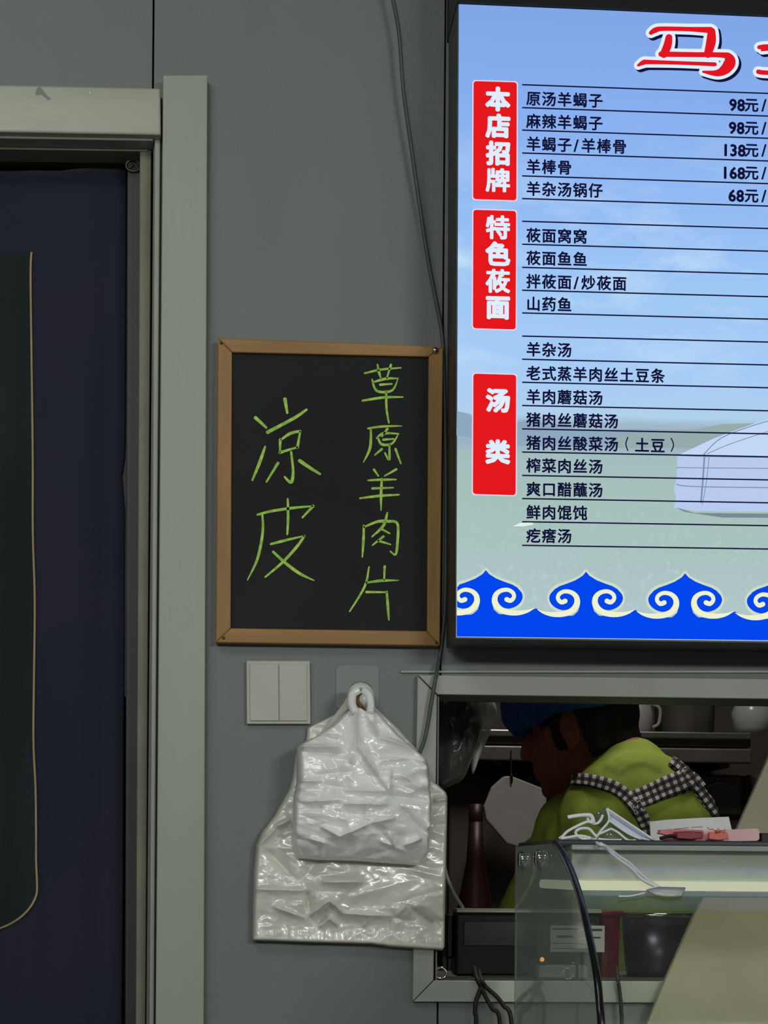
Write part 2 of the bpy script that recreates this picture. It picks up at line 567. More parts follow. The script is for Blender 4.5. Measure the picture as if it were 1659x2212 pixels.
# green panel sewn on
pipe = [(69, 548), (67, 600), (70, 800), (73, 1000), (73, 1150), (77, 1300), (76, 1450), (75, 1600), (79, 1700), (80, 1800), (80, 1860), (82, 1910), (80, 1935), (66, 1962), (40, 1986), (0, 2005), (-60, 2016), (-150, 2020)]
def onc(px, py, lift):
    q = P(px, py, .075)
    return Vector((q.x, cur_y(px, py) - lift, q.z))
tube('piping', [onc(a, b, .0035) for a, b in pipe], .0017, M['piping'], cur, 6, 5)['label'] = 'thin tan piping edging the green panel'
V, F = [], []
bord = catmull([(a, b, 0) for a, b in pipe], 4)
def right_at(py):
    best = -150
    for k in range(len(bord) - 1):
        a, b = bord[k], bord[k + 1]
        if min(a.y, b.y) <= py <= max(a.y, b.y) and abs(b.y - a.y) > 1e-6:
            best = max(best, a.x + (b.x - a.x) * (py - a.y) / (b.y - a.y))
    return best
rows = [548 + (2019 - 548) * (j / 80) for j in range(81)]
for py in rows:
    r_ = right_at(py)
    for i in range(21):
        px = -560 + (r_ + 560) * i / 20
        V.append(onc(px, py, .0025))
for j in range(80):
    for i in range(20):
        a = j * 21 + i
        F.append((a, a + 1, a + 22, a + 21))
obj('green_panel', V, F, M['panelg'], cur, True)['label'] = 'very dark green panel sewn on the curtain'
settle(cur)

hk = empty('curtain_hook', 'small wire loop holding the top right corner of the navy curtain', 'hook')
c0 = P(288, 357, .046)
tube('wire_loop', [c0 + Vector((.008 * math.cos(a) * (1 + .08 * a), 0, .008 * math.sin(a))) for a in [k * .5 for k in range(14)]], .0012, M['steeld'], hk, 6, 4)
tube('wire_loop', [c0 + Vector((-.006, .0, -.004)), c0 + Vector((.002, .002, .002)), c0 + Vector((.007, .003, -.006))], .0012, M['steeld'], hk, 6, 4)
settle(hk)

# glowing tube added to stand for the slit of light beside the curtain
lt = empty('corridor_lamp', 'white tube lamp glimpsed through the slit beside the navy curtain', 'lamp')
a = P(267.5, 1056, .35); b = P(267.5, 1000, .35)
tube('lamp_tube', [a, b], .006, emit('tube_glow', (255, 255, 250), 1.0), lt, 8, 3)
tube('end_cap', [b, b + Vector((0, 0, .02))], .0065, M['steeld'], lt, 8, 3)
settle(lt)

# ================================================================= MENU LIGHT BOX
YS = -0.12
menu = empty('menu_light_box', 'large glowing blue menu board with red tags and lists of dishes', 'menu board')
def SR(x0t, x0b, x1, y0, y1): pass
sl_t, sl_b = (991.5, 9), (986, 1376)
SRX = 2600
def topy(px): return 9 + (px - 991.5) * .0425
def boty(px): return 1374.5 + (px - 986) * .0135
# case
prism('casing', [(988, 3), (SRX, topy(SRX) - 5), (SRX, boty(SRX) + 6), (982.5, 1381)], YS + .002, -0.016, M['frame_dark'], menu, .001)
rect('wall_bracket', 1150, 200, 1900, 1250, -0.016, -0.0005, M['black'], menu)
box('top_cover', P(987, 0, YS).x, P(SRX, 0, YS).x, YS - .003, -.001, P(1000, 2, YS).z, P(1000, 2, YS).z + .12, M['black'], menu)
b_ = bpy.data.objects['top_cover']
# make its lower edge follow the screen's upper edge
for v in b_.data.vertices:
    if v.co.z < P(1000, 2, YS).z + .05:
        v.co.z = P(SRX if v.co.x > 1 else 985, topy(SRX) - 2 if v.co.x > 1 else topy(985) - 2, YS).z
# backlit face: a procedural sky-over-grassland gradient
def face_mat():
    m = bpy.data.materials.new('menu_backlit_print')
    m.use_nodes = True
    nt = m.node_tree
    nt.nodes.remove(nt.nodes['Principled BSDF'])
    N = nt.nodes.new
    tc = N('ShaderNodeTexCoord')
    sp = N('ShaderNodeSeparateXYZ')
    nt.links.new(tc.outputs['Object'], sp.inputs[0])
    zt, zb = P(1300, 20, YS).z, P(1300, 1375, YS).z
    mr = N('ShaderNodeMapRange')
    mr.inputs['From Min'].default_value = zt
    mr.inputs['From Max'].default_value = zb
    nt.links.new(sp.outputs['Z'], mr.inputs['Value'])
    cr = N('ShaderNodeValToRGB')
    el = cr.color_ramp.elements
    stops = [(0, (128, 166, 232)), (.15, (135, 174, 238)), (.32, (148, 188, 244)), (.46, (160, 200, 245)), (.58, (166, 203, 246)), (.648, (176, 208, 236)),
             (.66, (160, 184, 200)), (.695, (156, 178, 196)), (.715, (164, 190, 190)), (.78, (166, 192, 186)), (.86, (168, 194, 190)), (.92, (172, 196, 198)), (1, (178, 202, 204))]
    el[0].position, el[0].color = 0, (*lin(stops[0][1]), 1)
    el[1].position, el[1].color = 1, (*lin(stops[-1][1]), 1)
    for p, c in stops[1:-1]:
        e = el.new(p)
        e.color = (*lin(c), 1)
    nt.links.new(mr.outputs[0], cr.inputs[0])
    # clouds
    mp = N('ShaderNodeMapping')
    mp.inputs['Scale'].default_value = (3.2, 1, 8.5)
    mp.inputs['Rotation'].default_value = (0, .35, 0)
    nt.links.new(tc.outputs['Object'], mp.inputs[0])
    n = N('ShaderNodeTexNoise')
    n.inputs['Scale'].default_value = 1.6
    n.inputs['Detail'].default_value = 7
    n.inputs['Roughness'].default_value = .62
    nt.links.new(mp.outputs[0], n.inputs[0])
    c2 = N('ShaderNodeMapRange')
    c2.inputs['From Min'].default_value = .48
    c2.inputs['From Max'].default_value = .75
    nt.links.new(n.outputs['Fac'], c2.inputs['Value'])
    band = N('ShaderNodeValToRGB')
    be = band.color_ramp.elements
    be[0].position, be[0].color = .16, (0, 0, 0, 1)
    be[1].position, be[1].color = .62, (0, 0, 0, 1)
    e = be.new(.42); e.color = (.85, .85, .85, 1)
    e = be.new(.56); e.color = (.5, .5, .5, 1)
    nt.links.new(mr.outputs[0], band.inputs[0])
    mu = N('ShaderNodeMath'); mu.operation = 'MULTIPLY'
    nt.links.new(c2.outputs[0], mu.inputs[0])
    nt.links.new(band.outputs[0], mu.inputs[1])
    mx = N('ShaderNodeMix'); mx.data_type = 'RGBA'
    nt.links.new(mu.outputs[0], mx.inputs['Factor'])
    nt.links.new(cr.outputs[0], mx.inputs['A'])
    mx.inputs['B'].default_value = (*lin((214, 238, 248)), 1)
    # speckle of grass low down
    n3 = N('ShaderNodeTexNoise'); n3.inputs['Scale'].default_value = 90; n3.inputs['Detail'].default_value = 4
    nt.links.new(tc.outputs['Object'], n3.inputs[0])
    g1 = N('ShaderNodeMapRange'); g1.inputs['From Min'].default_value = .55; g1.inputs['From Max'].default_value = .75; g1.inputs['To Max'].default_value = .35
    nt.links.new(n3.outputs['Fac'], g1.inputs['Value'])
    g2 = N('ShaderNodeMapRange'); g2.inputs['From Min'].default_value = .75; g2.inputs['From Max'].default_value = .9
    nt.links.new(mr.outputs[0], g2.inputs['Value'])
    mu2 = N('ShaderNodeMath'); mu2.operation = 'MULTIPLY'
    nt.links.new(g1.outputs[0], mu2.inputs[0]); nt.links.new(g2.outputs[0], mu2.inputs[1])
    mx2 = N('ShaderNodeMix'); mx2.data_type = 'RGBA'
    nt.links.new(mu2.outputs[0], mx2.inputs['Factor'])
    nt.links.new(mx.outputs['Result'], mx2.inputs['A'])
    mx2.inputs['B'].default_value = (*lin((200, 222, 220)), 1)
    em = N('ShaderNodeEmission')
    nt.links.new(mx2.outputs['Result'], em.inputs[0])
    nt.links.new(em.outputs[0], nt.nodes['Material Output'].inputs[0])
    return m
prism('screen', [(991.5, 9), (SRX, topy(SRX)), (SRX, boty(SRX)), (986, 1376)], YS, YS + .004, face_mat(), menu)
E_ = {k: emit('print_' + k, c) for k, c in dict(navy=(16, 18, 54), red=(228, 24, 28), white=(222, 238, 255), blue=(0, 70, 236), cream=(238, 242, 206), creamb=(226, 240, 236),
      yurt=(184, 203, 238), roof=(194, 214, 246), rope=(120, 142, 178), hill=(142, 168, 190), hill2=(150, 172, 172), shade=(120, 138, 150), glow=(232, 214, 236), titlered=(226, 22, 34), paleglow=(206, 220, 196)).items()}
def L(k): return YS - .0004 * k
def off(v):  # clip to the print's right edge is not needed: it runs past the frame
    return v
# landscape
merged('print_picture', [flat([(986, 940), (987, 888), (1010, 893), (1040, 905), (1090, 918), (1140, 906), (1180, 912), (1240, 925), (1300, 929), (1380, 926), (1440, 928), (1440, 965), (1300, 966), (1100, 962)], L(1))], E_['hill'], menu)
merged('print_picture', [flat([(1330, 940), (1440, 928), (1500, 928), (1560, 916), (1640, 914), (1800, 920), (1800, 968), (1330, 968)], L(1.1))], E_['hill2'], menu)
merged('print_picture', [flat([(1455, 1094), (1500, 1108), (1900, 1112), (1900, 1120), (1560, 1118), (1480, 1106)], L(1.2))], E_['shade'], menu)
merged('print_picture', [flat([(1463, 984), (1540, 948), (1600, 925), (1659, 905), (1760, 880), (1900, 880), (1900, 1108), (1500, 1104), (1455, 1096), (1461, 1072), (1455, 1058), (1462, 1030)], L(1.5))], E_['yurt'], menu)
merged('print_picture', [flat([(1463, 984), (1540, 948), (1600, 925), (1659, 905), (1760, 880), (1900, 880), (1900, 984), (1659, 988)], L(1.8))], E_['roof'], menu)
rp = []
for pts, w_ in [([(1522, 982), (1518, 1040), (1514, 1085)], 3.5), ([(1532, 984), (1526, 1040), (1517, 1090)], 1.6), ([(1520, 982), (1560, 945), (1640, 915), (1700, 900)], 2), ([(1528, 980), (1580, 958), (1659, 932)], 1.6),
                ([(1462, 1010), (1560, 1011), (1700, 1012)], 1.8), ([(1462, 1046), (1500, 1051), (1700, 1054)], 2.2), ([(1463, 984), (1560, 987), (1800, 990)], 1.4)]:
    rp.append(ribbon(pts, [w_], L(2.2)))
merged('print_picture', rp, E_['rope'], menu)
merged('print_picture', [flat([(1108, 1137), (1122, 1130), (1150, 1128), (1152, 1133), (1130, 1137)], L(1.2))], E_['creamb'], menu)
# rule lines
for y0 in [183, 232.5, 281, 330.5, 380, 429, 478, 527.6, 577.5, 627, 676, 726, 776, 825.8, 876, 926.5, 976.5, 1027, 1077, 1127, 1178]:
    t = .0355 - (y0 - 183) * 2.05e-5
    merged('menu_rule', [ribbon([(1129, y0), (2500, y0 + 1371 * t)], [3.1], L(3), sub=1)], E_['navy'], menu)
# dish names and prices
rows_ = [(212, '原汤羊蝎子'), (261, '麻辣羊蝎子'), (310, '羊蝎子/羊棒骨'), (359, '羊棒骨'), (407, '羊杂汤锅仔'), (507.5, '莜面窝窝'), (556.6, '莜面鱼鱼'), (607, '拌莜面/炒莜面'), (655.7, '山药鱼'),
         (754, '羊杂汤'), (805.5, '老式蒸羊肉丝土豆条'), (856, '羊肉蘑菇汤'), (906, '猪肉丝蘑菇汤'), (956, '猪肉丝酸菜汤'), (1005, '榨菜肉丝汤'), (1056, '爽口醋蘸汤'), (1106, '鲜肉馄饨'), (1156.5, '疙瘩汤')]
for yy, s in rows_:
    out = []
    x = 1136.5
    sl = .034 - (yy - 183) * 2e-5
    for ch in s:
        if ch == '/':
            out.append(text_geo('/', x + 2, yy + (x - 1136) * sl, 38, L(3), 1, .02, 6))
            x += 18
        else:
            out.append(text_geo(ch, x, yy + (x - 1136) * sl, 33, L(3), 1, .026, 8, sx=.98))
            x += 33.6
    if yy == 956:
        out.append(ribbon([(1356, 945), (1352, 959), (1356, 973)], [2.6], L(3)))
        out.append(text_geo('土', 1371, 961, 33, L(3), 1, .026, 8)); out.append(text_geo('豆', 1405, 962, 33, L(3), 1, .026, 8))
        out.append(ribbon([(1450, 947), (1455, 961), (1450, 975)], [2.6], L(3)))
    merged('menu_line', out, E_['navy'], menu)
for x, yy, s in [(1575, 225, '98'), (1574, 274.5, '98'), (1559, 322.5, '138'), (1558, 371.5, '168'), (1573, 421, '68')]:
    out = [text_geo(s, x, yy, 36, L(3), 1.02, .036, 8, sx=.98)]
    out.append(text_geo('元', 1608, yy + 1, 32, L(3), 1, .03, 8))
    out.append(text_geo('/', 1645, yy + 1, 38, L(3), 1, .022, 6))
    merged('menu_price', out, E_['navy'], menu)
# red tags
def rrect(x0, y0, x1, y1, r, y, skew=0.0):
    p = []
    for cx_, cy_, a0 in ((x1 - r, y0 + r, -90), (x1 - r, y1 - r, 0), (x0 + r, y1 - r, 90), (x0 + r, y0 + r, 180)):
        for k in range(5):
            a = math.radians(a0 + 90 * k / 4)
            px_ = cx_ + r * math.cos(a)
            p.append((px_ - (cy_ - y0) * .004, cy_ + r * math.sin(a) + (px_ - x0) * .03))
    return flat(p, y)
for (x0, y0, x1, y1), chars in [((1023, 175, 1116.5, 430), [('本', 214), ('店', 272), ('招', 331), ('牌', 389)]), ((1022.5, 453, 1115, 709), [('特', 491), ('色', 548), ('莜', 607), ('面', 665)]), ((1022.5, 807, 1115, 1067), [('汤', 865), ('类', 976)])]:
    merged('tag_glow', [rrect(x0 - 2.5, y0 - 2.5, x1 + 2.5, y1 + 2.5, 7, L(2))], E_['glow'], menu)
    merged('red_tag', [rrect(x0, y0, x1, y1, 6, L(3))], E_['red'], menu)
    for ch, cy_ in chars:
        merged('tag_writing', [text_geo(ch, 1075.5, cy_, 53, L(4), 1, .052 if ch not in '莜牌特' else .036, 10, center=True, sx=1.02)], E_['white'], menu)
# big title
title = [([(1406, 71), (1416, 65), (1432, 62), (1490, 63), (1535, 65)], [9, 12, 10, 10, 14]), ([(1537, 68), (1536, 90), (1529, 117)], [17, 21, 17]),
         ([(1445, 81), (1442, 98), (1434, 117)], [15, 18, 17]), ([(1428, 117), (1500, 118), (1562, 119), (1574, 124), (1576, 136), (1566, 150), (1548, 158), (1519, 155)], [12, 11, 12, 20, 26, 22, 14, 5]),
         ([(1379, 141), (1390, 135), (1400, 134), (1470, 136), (1544, 139)], [6, 11, 10, 8, 9])]
title2 = [([(1640, 102), (1660, 101), (1720, 104)], [9, 11, 10]), ([(1646, 108), (1664, 106)], [6, 6]), ([(1638, 155), (1655, 157), (1720, 158)], [10, 10, 9])]
for strokes in (title, title2):
    merged('title_shadow', [ribbon([(a + 5, b + 5) for a, b in p], [q + 15 for q in w_], L(3)) for p, w_ in strokes], E_['navy'], menu)
    merged('title_outline', [ribbon(p, [q + 14 for q in w_], L(4)) for p, w_ in strokes], E_['white'], menu)
    merged('title_writing', [ribbon(p, w_, L(5)) for p, w_ in strokes], E_['titlered'], menu)
# blue scroll border
def Z4(x, y): return (x / 2.307, y / 2.307)
def motif(tx, ty, dxc=0):
    """tip at photo pixel tx, ty ; returns blue, cream, glow pieces. local units: zoom px about (752,128)"""
    def q(x, y, s): return (tx + s * (x - 752) / 2.307, ty + (y - 128) / 2.307)
    blue, cream, gl = [], [], []
    body = []
    left = [(752, 128), (735, 148), (700, 170), (660, 186), (620, 200), (595, 215), (578, 236), (600, 300), (700, 290), (722, 280), (718, 330), (700, 372), (752, 372)]
    for s in (1, -1):
        blue.append(flat([q(x, y, s) for x, y in left], L(3)))
        blue.append(flat([q(x, y, s) for x, y in [(752, 250), (722, 290), (712, 325), (690, 345), (660, 356), (600, 360), (600, 385), (752, 385)]], L(2.95)))
        lobe = [(640, 215), (604, 234), (588, 260), (604, 290), (640, 306), (678, 296), (694, 272), (688, 250), (668, 240), (655, 252), (652, 262)]
        blue.append(ribbon([q(x, y, s) for x, y in lobe], [v / 2.307 for v in (30, 36, 40, 34, 28, 24, 20, 20, 20, 16, 12)], L(3.2)))
        sp = [(512, 318), (545, 333), (590, 341), (640, 338), (682, 322), (706, 290), (704, 255), (680, 232), (645, 226), (618, 240), (612, 262), (628, 280), (648, 274)]
        cream.append(ribbon([q(x, y, s) for x, y in sp], [v / 2.307 for v in (3, 14, 24, 28, 30, 30, 26, 22, 20, 20, 20, 22, 24)], L(4)))
        gl.append(ribbon([q(x, y, s) for x, y in [(752, 126), (735, 146), (700, 168), (655, 185), (612, 200), (580, 226), (568, 262), (584, 300), (620, 322)]], [4.5], L(2.6)))
        gl.append(ribbon([q(x, y, s) for x, y in [(752, 126), (735, 146), (700, 168), (655, 185), (612, 200), (580, 226), (568, 262), (584, 300), (620, 322)]], [9], L(2.2)))
    return blue, cream, gl
def cutleft(parts, lim=987.2):
    out = []
    x_lim = P(lim, 1300, YS).x
    for v, f in parts:
        out.append(([Vector((max(p.x, x_lim), p.y, p.z)) for p in v], f))
    return out
for tx in (1049.5, 1266, 1480, 1693, 1905):
    b1, c1, g1 = motif(tx, 1231.5 + (tx - 1049.5) * .016)
    merged('scroll_glow', cutleft(g1), E_['paleglow'], menu)
    merged('border_scroll', cutleft(b1), E_['blue'], menu)
    merged('border_curl', cutleft(c1[:1]), E_['cream'], menu)
    merged('border_curl', cutleft(c1[1:]), E_['cream'], menu)
top = []
bx = 1159 - 216
while bx < 1950:
    y0 = 1314 + (bx - 1159) * .016
    top += [(bx, y0), (bx + 12, y0 + 8), (bx + 30, y0 + 15), (bx + 107, y0 + 17), (bx + 184, y0 + 15), (bx + 202, y0 + 8)]
    bx += 215
top = [p for p in top if p[0] > 990]
merged('border_band', [flat([(986.5, 1328)] + top + [(top[-1][0], boty(top[-1][0]) - 1), (986.5, 1375)], L(2.9))], E_['blue'], menu)['label'] = 'bright blue band along the bottom'
settle(menu)

# ================================================================= CHALKBOARD
cb = empty('chalkboard', 'small wooden framed chalkboard with green chalk writing on the grey wall', 'chalkboard')
Zc = lambda x, y: (440 + x / 2.9625, 700 + y / 2.9625)
o4 = [(470.5, 730), (957.5, 748), (950.5, 1395), (466, 1388)]
i4 = [(501.5, 761), (926, 770.5), (922.5, 1363), (498.5, 1357)]
YC = -0.020
for k in range(4):
    n_ = (k + 1) % 4
    q = [o4[k], o4[n_], i4[n_], i4[k]]
    prism('frame_rail', q, YC, -.002, M['woodh'] if k % 2 == 0 else M['wood'], cb, .0015)
prism('writing_surface', [(499, 758), (928, 768), (925, 1366), (496, 1360)], YC + .006, -.003, M['slate'], cb)
chars = {
 'a': [[(1030, 315), (1130, 292), (1262, 280)], [(1112, 260), (1122, 310), (1135, 348)], [(1198, 262), (1172, 345)], [(1078, 355), (1108, 428), (1205, 425), (1245, 345)], [(1085, 372), (1165, 350), (1245, 348)], [(1130, 388), (1205, 383)], [(1018, 490), (1150, 470), (1275, 467)], [(1168, 430), (1170, 540), (1185, 632)]],
 'b': [[(1052, 668), (1150, 655), (1268, 652)], [(1070, 668), (1065, 790), (1022, 885)], [(1175, 672), (1140, 720)], [(1115, 728), (1140, 770), (1205, 765), (1245, 705)], [(1108, 730), (1150, 700), (1248, 702)], [(1150, 740), (1215, 735)], [(1188, 770), (1187, 868), (1160, 825)], [(1140, 800), (1095, 838)], [(1228, 800), (1262, 893)]],
 'c': [[(1090, 932), (1118, 972)], [(1232, 930), (1158, 972)], [(1052, 1000), (1140, 996), (1230, 995)], [(1080, 1052), (1213, 1047)], [(1000, 1115), (1120, 1100), (1250, 1092)], [(1140, 990), (1135, 1090), (1135, 1192)]],
 'd': [[(1025, 1290), (1022, 1390), (1015, 1490)], [(1025, 1300), (1110, 1265), (1180, 1262), (1240, 1278), (1240, 1400), (1228, 1474), (1195, 1455)], [(1175, 1208), (1150, 1290), (1078, 1360)], [(1135, 1310), (1190, 1340)], [(1150, 1360), (1080, 1415)], [(1120, 1388), (1195, 1410)]],
 'e': [[(1058, 1555), (1030, 1680), (935, 1838)], [(1158, 1552), (1155, 1640)], [(1040, 1655), (1140, 1642), (1248, 1640)], [(1042, 1715), (1172, 1716)], [(1172, 1712), (1178, 1800), (1185, 1892)]],
 'f': [[(332, 600), (400, 662)], [(393, 785), (360, 880), (312, 998)], [(520, 480), (535, 568)], [(410, 692), (480, 655), (590, 595), (658, 548)], [(490, 740), (488, 822)], [(488, 822), (600, 788)], [(600, 788), (618, 685)], [(618, 685), (550, 702), (490, 745)], [(560, 820), (572, 940), (560, 1013), (518, 978)], [(475, 890), (402, 1010)], [(615, 875), (680, 920), (745, 960)]],
 'g': [[(345, 1220), (440, 1196), (580, 1176), (700, 1165)], [(700, 1165), (632, 1238)], [(375, 1220), (378, 1330), (345, 1500), (280, 1638)], [(538, 1120), (540, 1240), (535, 1345)], [(430, 1408), (520, 1385), (645, 1355)], [(645, 1355), (600, 1420), (510, 1520), (395, 1618)], [(445, 1458), (530, 1535), (620, 1600), (705, 1640)]]}
for k, st in chars.items():
    out = []
    for s in st:
        wv = (5.5 if k in 'abcde' else 6.4)
        ww = [wv * random.uniform(.65, .85)] + [wv * random.uniform(.9, 1.15) for _ in s[1:-1]] + [wv * random.uniform(.35, .7)]
        if len(s) == 2: ww = [wv, wv * .6]
        if k == 'f' and s[0] in ((332, 600), (615, 875), (520, 480), (410, 692)): ww = [8] + [7] * (len(s) - 2) + [5]
        out.append(ribbon([Zc(*p) for p in s], ww, YC + .0054))
    merged('chalk_writing', out, M['chalk'], cb)
# bright chrome screws in the corners
lathe('corner_screw', [(0.0001, -.004), (.0035, -.004), (.0045, -.001), (.0045, .001)], P(940, 757, YC - .001) , M['chrome'], cb, 12, 'Y')
for (a, b) in ((478, 741), (483, 1378), (943, 1388)):
    lathe('corner_screw', [(0.0001, -.001), (.0018, -.001), (.0022, 0), (.0022, .001)], P(a, b, YC - .0005), M['frame_dark'], cb, 8, 'Y')
settle(cb)

# ================================================================= CABLE down the wall
pts = [(838, -60, .030), (842, 0, .028), (858, 86, .026), (868, 206, .023), (885, 326, .020), (903, 447, .016), (923, 567, .011), (940, 653, .009), (952, 714, .007), (957, 780, .006), (960, 900, .006), (962, 1100, .006), (960, 1300, .006),
       (952, 1395, .007), (946, 1430, .010), (938, 1465, .021), (928, 1520, .023), (920, 1570, .022), (912, 1605, .022), (900, 1640, .022), (893, 1700, .020)]
tag(tube('wall_cable', [P(a, b, 0) + Vector((0, -c, 0)) for a, b, c in pts], .0027, M['cable'], None, 8, 6), 'grey cable hanging down the wall and passing behind the white bags', 'cable')

# ================================================================= LIGHT SWITCH
sw = empty('light_switch', 'square white double rocker light switch below the chalkboard', 'switch')
prism('face_plate', [(532, 1427), (669.5, 1427.5), (671, 1564), (533, 1564)], -.009, -.0005, M['switch'], sw, .0012)
prism('rocker', [(539, 1434), (601.3, 1434), (602.3, 1557), (540, 1557)], -.0115, -.008, M['switch'], sw, .0008)
prism('rocker', [(602.9, 1434), (663, 1434.3), (664, 1557), (603.7, 1557)], -.0112, -.008, M['switch'], sw, .0008)
settle(sw)

# ================================================================= BAGS ON A HOOK
ah = empty('adhesive_hook', 'clear adhesive wall hook with a milky round knob holding the white bags', 'hook')
pad = []
for cx_, cy_, a0 in ((806, 1449, -90), (806, 1520, 0), (738, 1520, 90), (738, 1449, 180)):
    for k in range(4):
        a = math.radians(a0 + 30 * k)
        pad.append((cx_ + 12 * math.cos(a), cy_ + 12 * math.sin(a)))
prism('clear_pad', pad, -.0015, -.0003, M['clearpad'], ah)['label'] = 'thin clear square pad'
hc = P(779, 1506, -.05)
tube('hook_ring', [hc + Vector((.013 * math.sin(a), 0.012 * (math.cos(a) - 1) * .3, .014 * math.cos(a))) for a in [(-2.6 + k * .52) for k in range(11)]], .0058, M['hook'], ah, 10, 5)
lathe('hook_stem', [(.006, -.040), (.009, -.02), (.016, -.002), (.018, 0)], P(779, 1500, -.0015), M['hook'], ah, 20, 'Y')
lathe('knob', [(.0001, -.012), (.006, -.011), (.009, -.006), (.0085, 0), (.005, .004)], P(789, 1513, -.058), M['hook'], ah, 18, 'Y')
settle(ah)
wr = P(780, 1520, -.066)
tag(tube('wire_tie', [P(771, 1500, -.06), P(770, 1516, -.066), P(776, 1530, -.068), P(790, 1533, -.07), P(803, 1527, -.068), P(796, 1536, -.072), P(782, 1528, -.072), P(774, 1518, -.07)], .0022, M['rust'], None, 7, 6), 'rusty brown wire twisted round the milky hook knob', 'wire')


def lerp_poly(poly, y):
    for k in range(len(poly) - 1):
        (xa, ya), (xb, yb) = poly[k], poly[k + 1]
        if ya <= y <= yb:
            return xa + (xb - xa) * (y - ya) / max(1e-6, yb - ya)
    return poly[0][0] if y < poly[0][1] else poly[-1][0]


def bag(name, left, right, bottom, top_y, yback, depth_fn, creases, folds, seed, m, nu=150, nv=190, hem=None, rnd=10, fold_amp=.0028, fold_w=60):
    """one thick sheaf of film bags: back sheet against the wall, front sheet with folds and creases"""
    rs = random.Random(seed)
    fl = []
    x0, x1 = min(p[0] for p in left), max(p[0] for p in right)
    y0, y1 = top_y, max(p[1] for p in bottom)
    for _ in range(folds):
        a = rs.uniform(0, math.pi)
        if rs.random() < .5: a = rs.gauss(math.pi / 2, .35)
        fl.append((rs.uniform(x0, x1), rs.uniform(y0, y1), math.cos(a), math.sin(a), rs.uniform(.5, 1.4) * fold_w, rs.choice((-1, 1)) * rs.uniform(.4, 1) * fold_amp))
    V, F = [], []
    back = []
    for j in range(nv + 1):
        v = j / nv
        for i in range(nu + 1):
            u = i / nu
            # bottom edge height at this u
            bx = lerp_poly([(b, a) for a, b in [(p[1], p[0]) for p in bottom]], 0) if False else None
            xb_l, xb_r = bottom[0][0], bottom[-1][0]
            bpx = xb_l + (xb_r - xb_l) * u
            by = bottom[-1][1]
            for k in range(len(bottom) - 1):
                if bottom[k][0] <= bpx <= bottom[k + 1][0]:
                    t = (bpx - bottom[k][0]) / (bottom[k + 1][0] - bottom[k][0])
                    by = bottom[k][1] + (bottom[k + 1][1] - bottom[k][1]) * t
                    break
            py = top_y + (by - top_y) * v
            l, r = lerp_poly(left, py), lerp_poly(right, py)
            px = l + (r - l) * u
            h = depth_fn(px, py, u, v)
            edge = min((px - l), (r - px), (by - py) * 1.5, (py - top_y) * 2 + 3)
            k = max(0, min(1, edge / rnd))
            prof = math.sqrt(1 - (1 - k) ** 2)
            d = 0
            for (fx, fy, ca, sa, wd, am) in fl:
                dx, dy = px - fx, py - fy
                s = dx * ca + dy * sa
                t = -dx * sa + dy * ca
                wgt = math.exp(-(s * s) / (wd * wd * .35) - (t * t) / (wd * wd * 2.2))
                if wgt > .01:
                    d += am * (1 - min(1, abs(s) / (wd * .5)) * 1.5) * wgt
            for (ax, ay, bx_, by_, am, wd) in creases:
                ex, ey = bx_ - ax, by_ - ay
                ln = ex * ex + ey * ey
                t = max(0, min(1, ((px - ax) * ex + (py - ay) * ey) / ln))
                dd = math.hypot(px - ax - ex * t, py - ay - ey * t)
                if dd < wd * 2:
                    d += 1.9 * am * math.exp(-abs(dd) / wd * 1.6) * (1 - abs(2 * t - 1) ** 3 * .8)
            fine = -.0022 * abs(noise.noise(Vector((px * .016 + .3 * noise.noise(Vector((px * .02, py * .02, 1))), py * .03, seed)))) - .0012 * abs(noise.noise(Vector((px * .04, py * .06, seed + 5))))
            if hem and by - py < 34:
                fine += .0016 * noise.noise(Vector((px * .11, py * .012, seed + 9))) * (1 - abs((by - py) - 13) / 34)
            hh = max(.0008, h + d + fine) * (.12 + .88 * prof)
            q = P(px, py, yback)
            V.append(Vector((q.x, yback - hh, q.z)))
            back.append(Vector((q.x, yback, q.z)))
    n = (nu + 1) * (nv + 1)
    for j in range(nv):
        for i in range(nu):
            a = j * (nu + 1) + i
            F.append((a, a + 1, a + nu + 2, a + nu + 1))
    # back sheet, coarse boundary loop
    loop = [i for i in range(nu + 1)] + [(j + 1) * (nu + 1) + nu for j in range(nv)] + [nv * (nu + 1) + nu - 1 - i for i in range(nu)] + [(nv - 1 - j) * (nu + 1) for j in range(nv - 1)]
    base = len(V)
    V += [back[i] for i in loop]
    m_ = len(loop)
    for k in range(m_):
        F.append((loop[k], loop[(k + 1) % m_], base + (k + 1) % m_, base + k))
    F.append(tuple(range(base, base + m_)))
    return obj(name, V, F, m, None, True), V[:n], (nu, nv)


b1 = lambda x, y: (520 + x / 3.252, 1400 + y / 3.252)
# --- rear, larger bag sheaf
rear = empty('carrier_bag_bundle', 'large silvery white bundle of plastic carrier bags hanging behind the smaller bundle', 'bag bundle')
L2 = [b1(760, 400), b1(620, 560), b1(465, 585), b1(470, 640), b1(390, 740), b1(370, 850), b1(350, 1000), b1(235, 1180), b1(150, 1290), b1(105, 1385), b1(90, 1600), b1(84, 1800), b1(80, 2020), b1(84, 2052)]
L2 = [(758, 1524), (712, 1549), (664, 1573), (661, 1600), (638, 1632), (632, 1680), (625, 1705), (592, 1763), (566, 1797), (553, 1826), (548, 1892), (546, 1953), (545, 2021), (545, 2032)]
R2 = [(806, 1524), (860, 1574), (905, 1624), (930, 1684), (948, 1698), (963, 1712), (966, 1722), (965, 1770), (963, 1860), (961, 1950), (960, 2042), (955, 2053)]
Bt2 = [(545, 2032), (660, 2036), (800, 2040), (840, 2046), (955, 2053)]
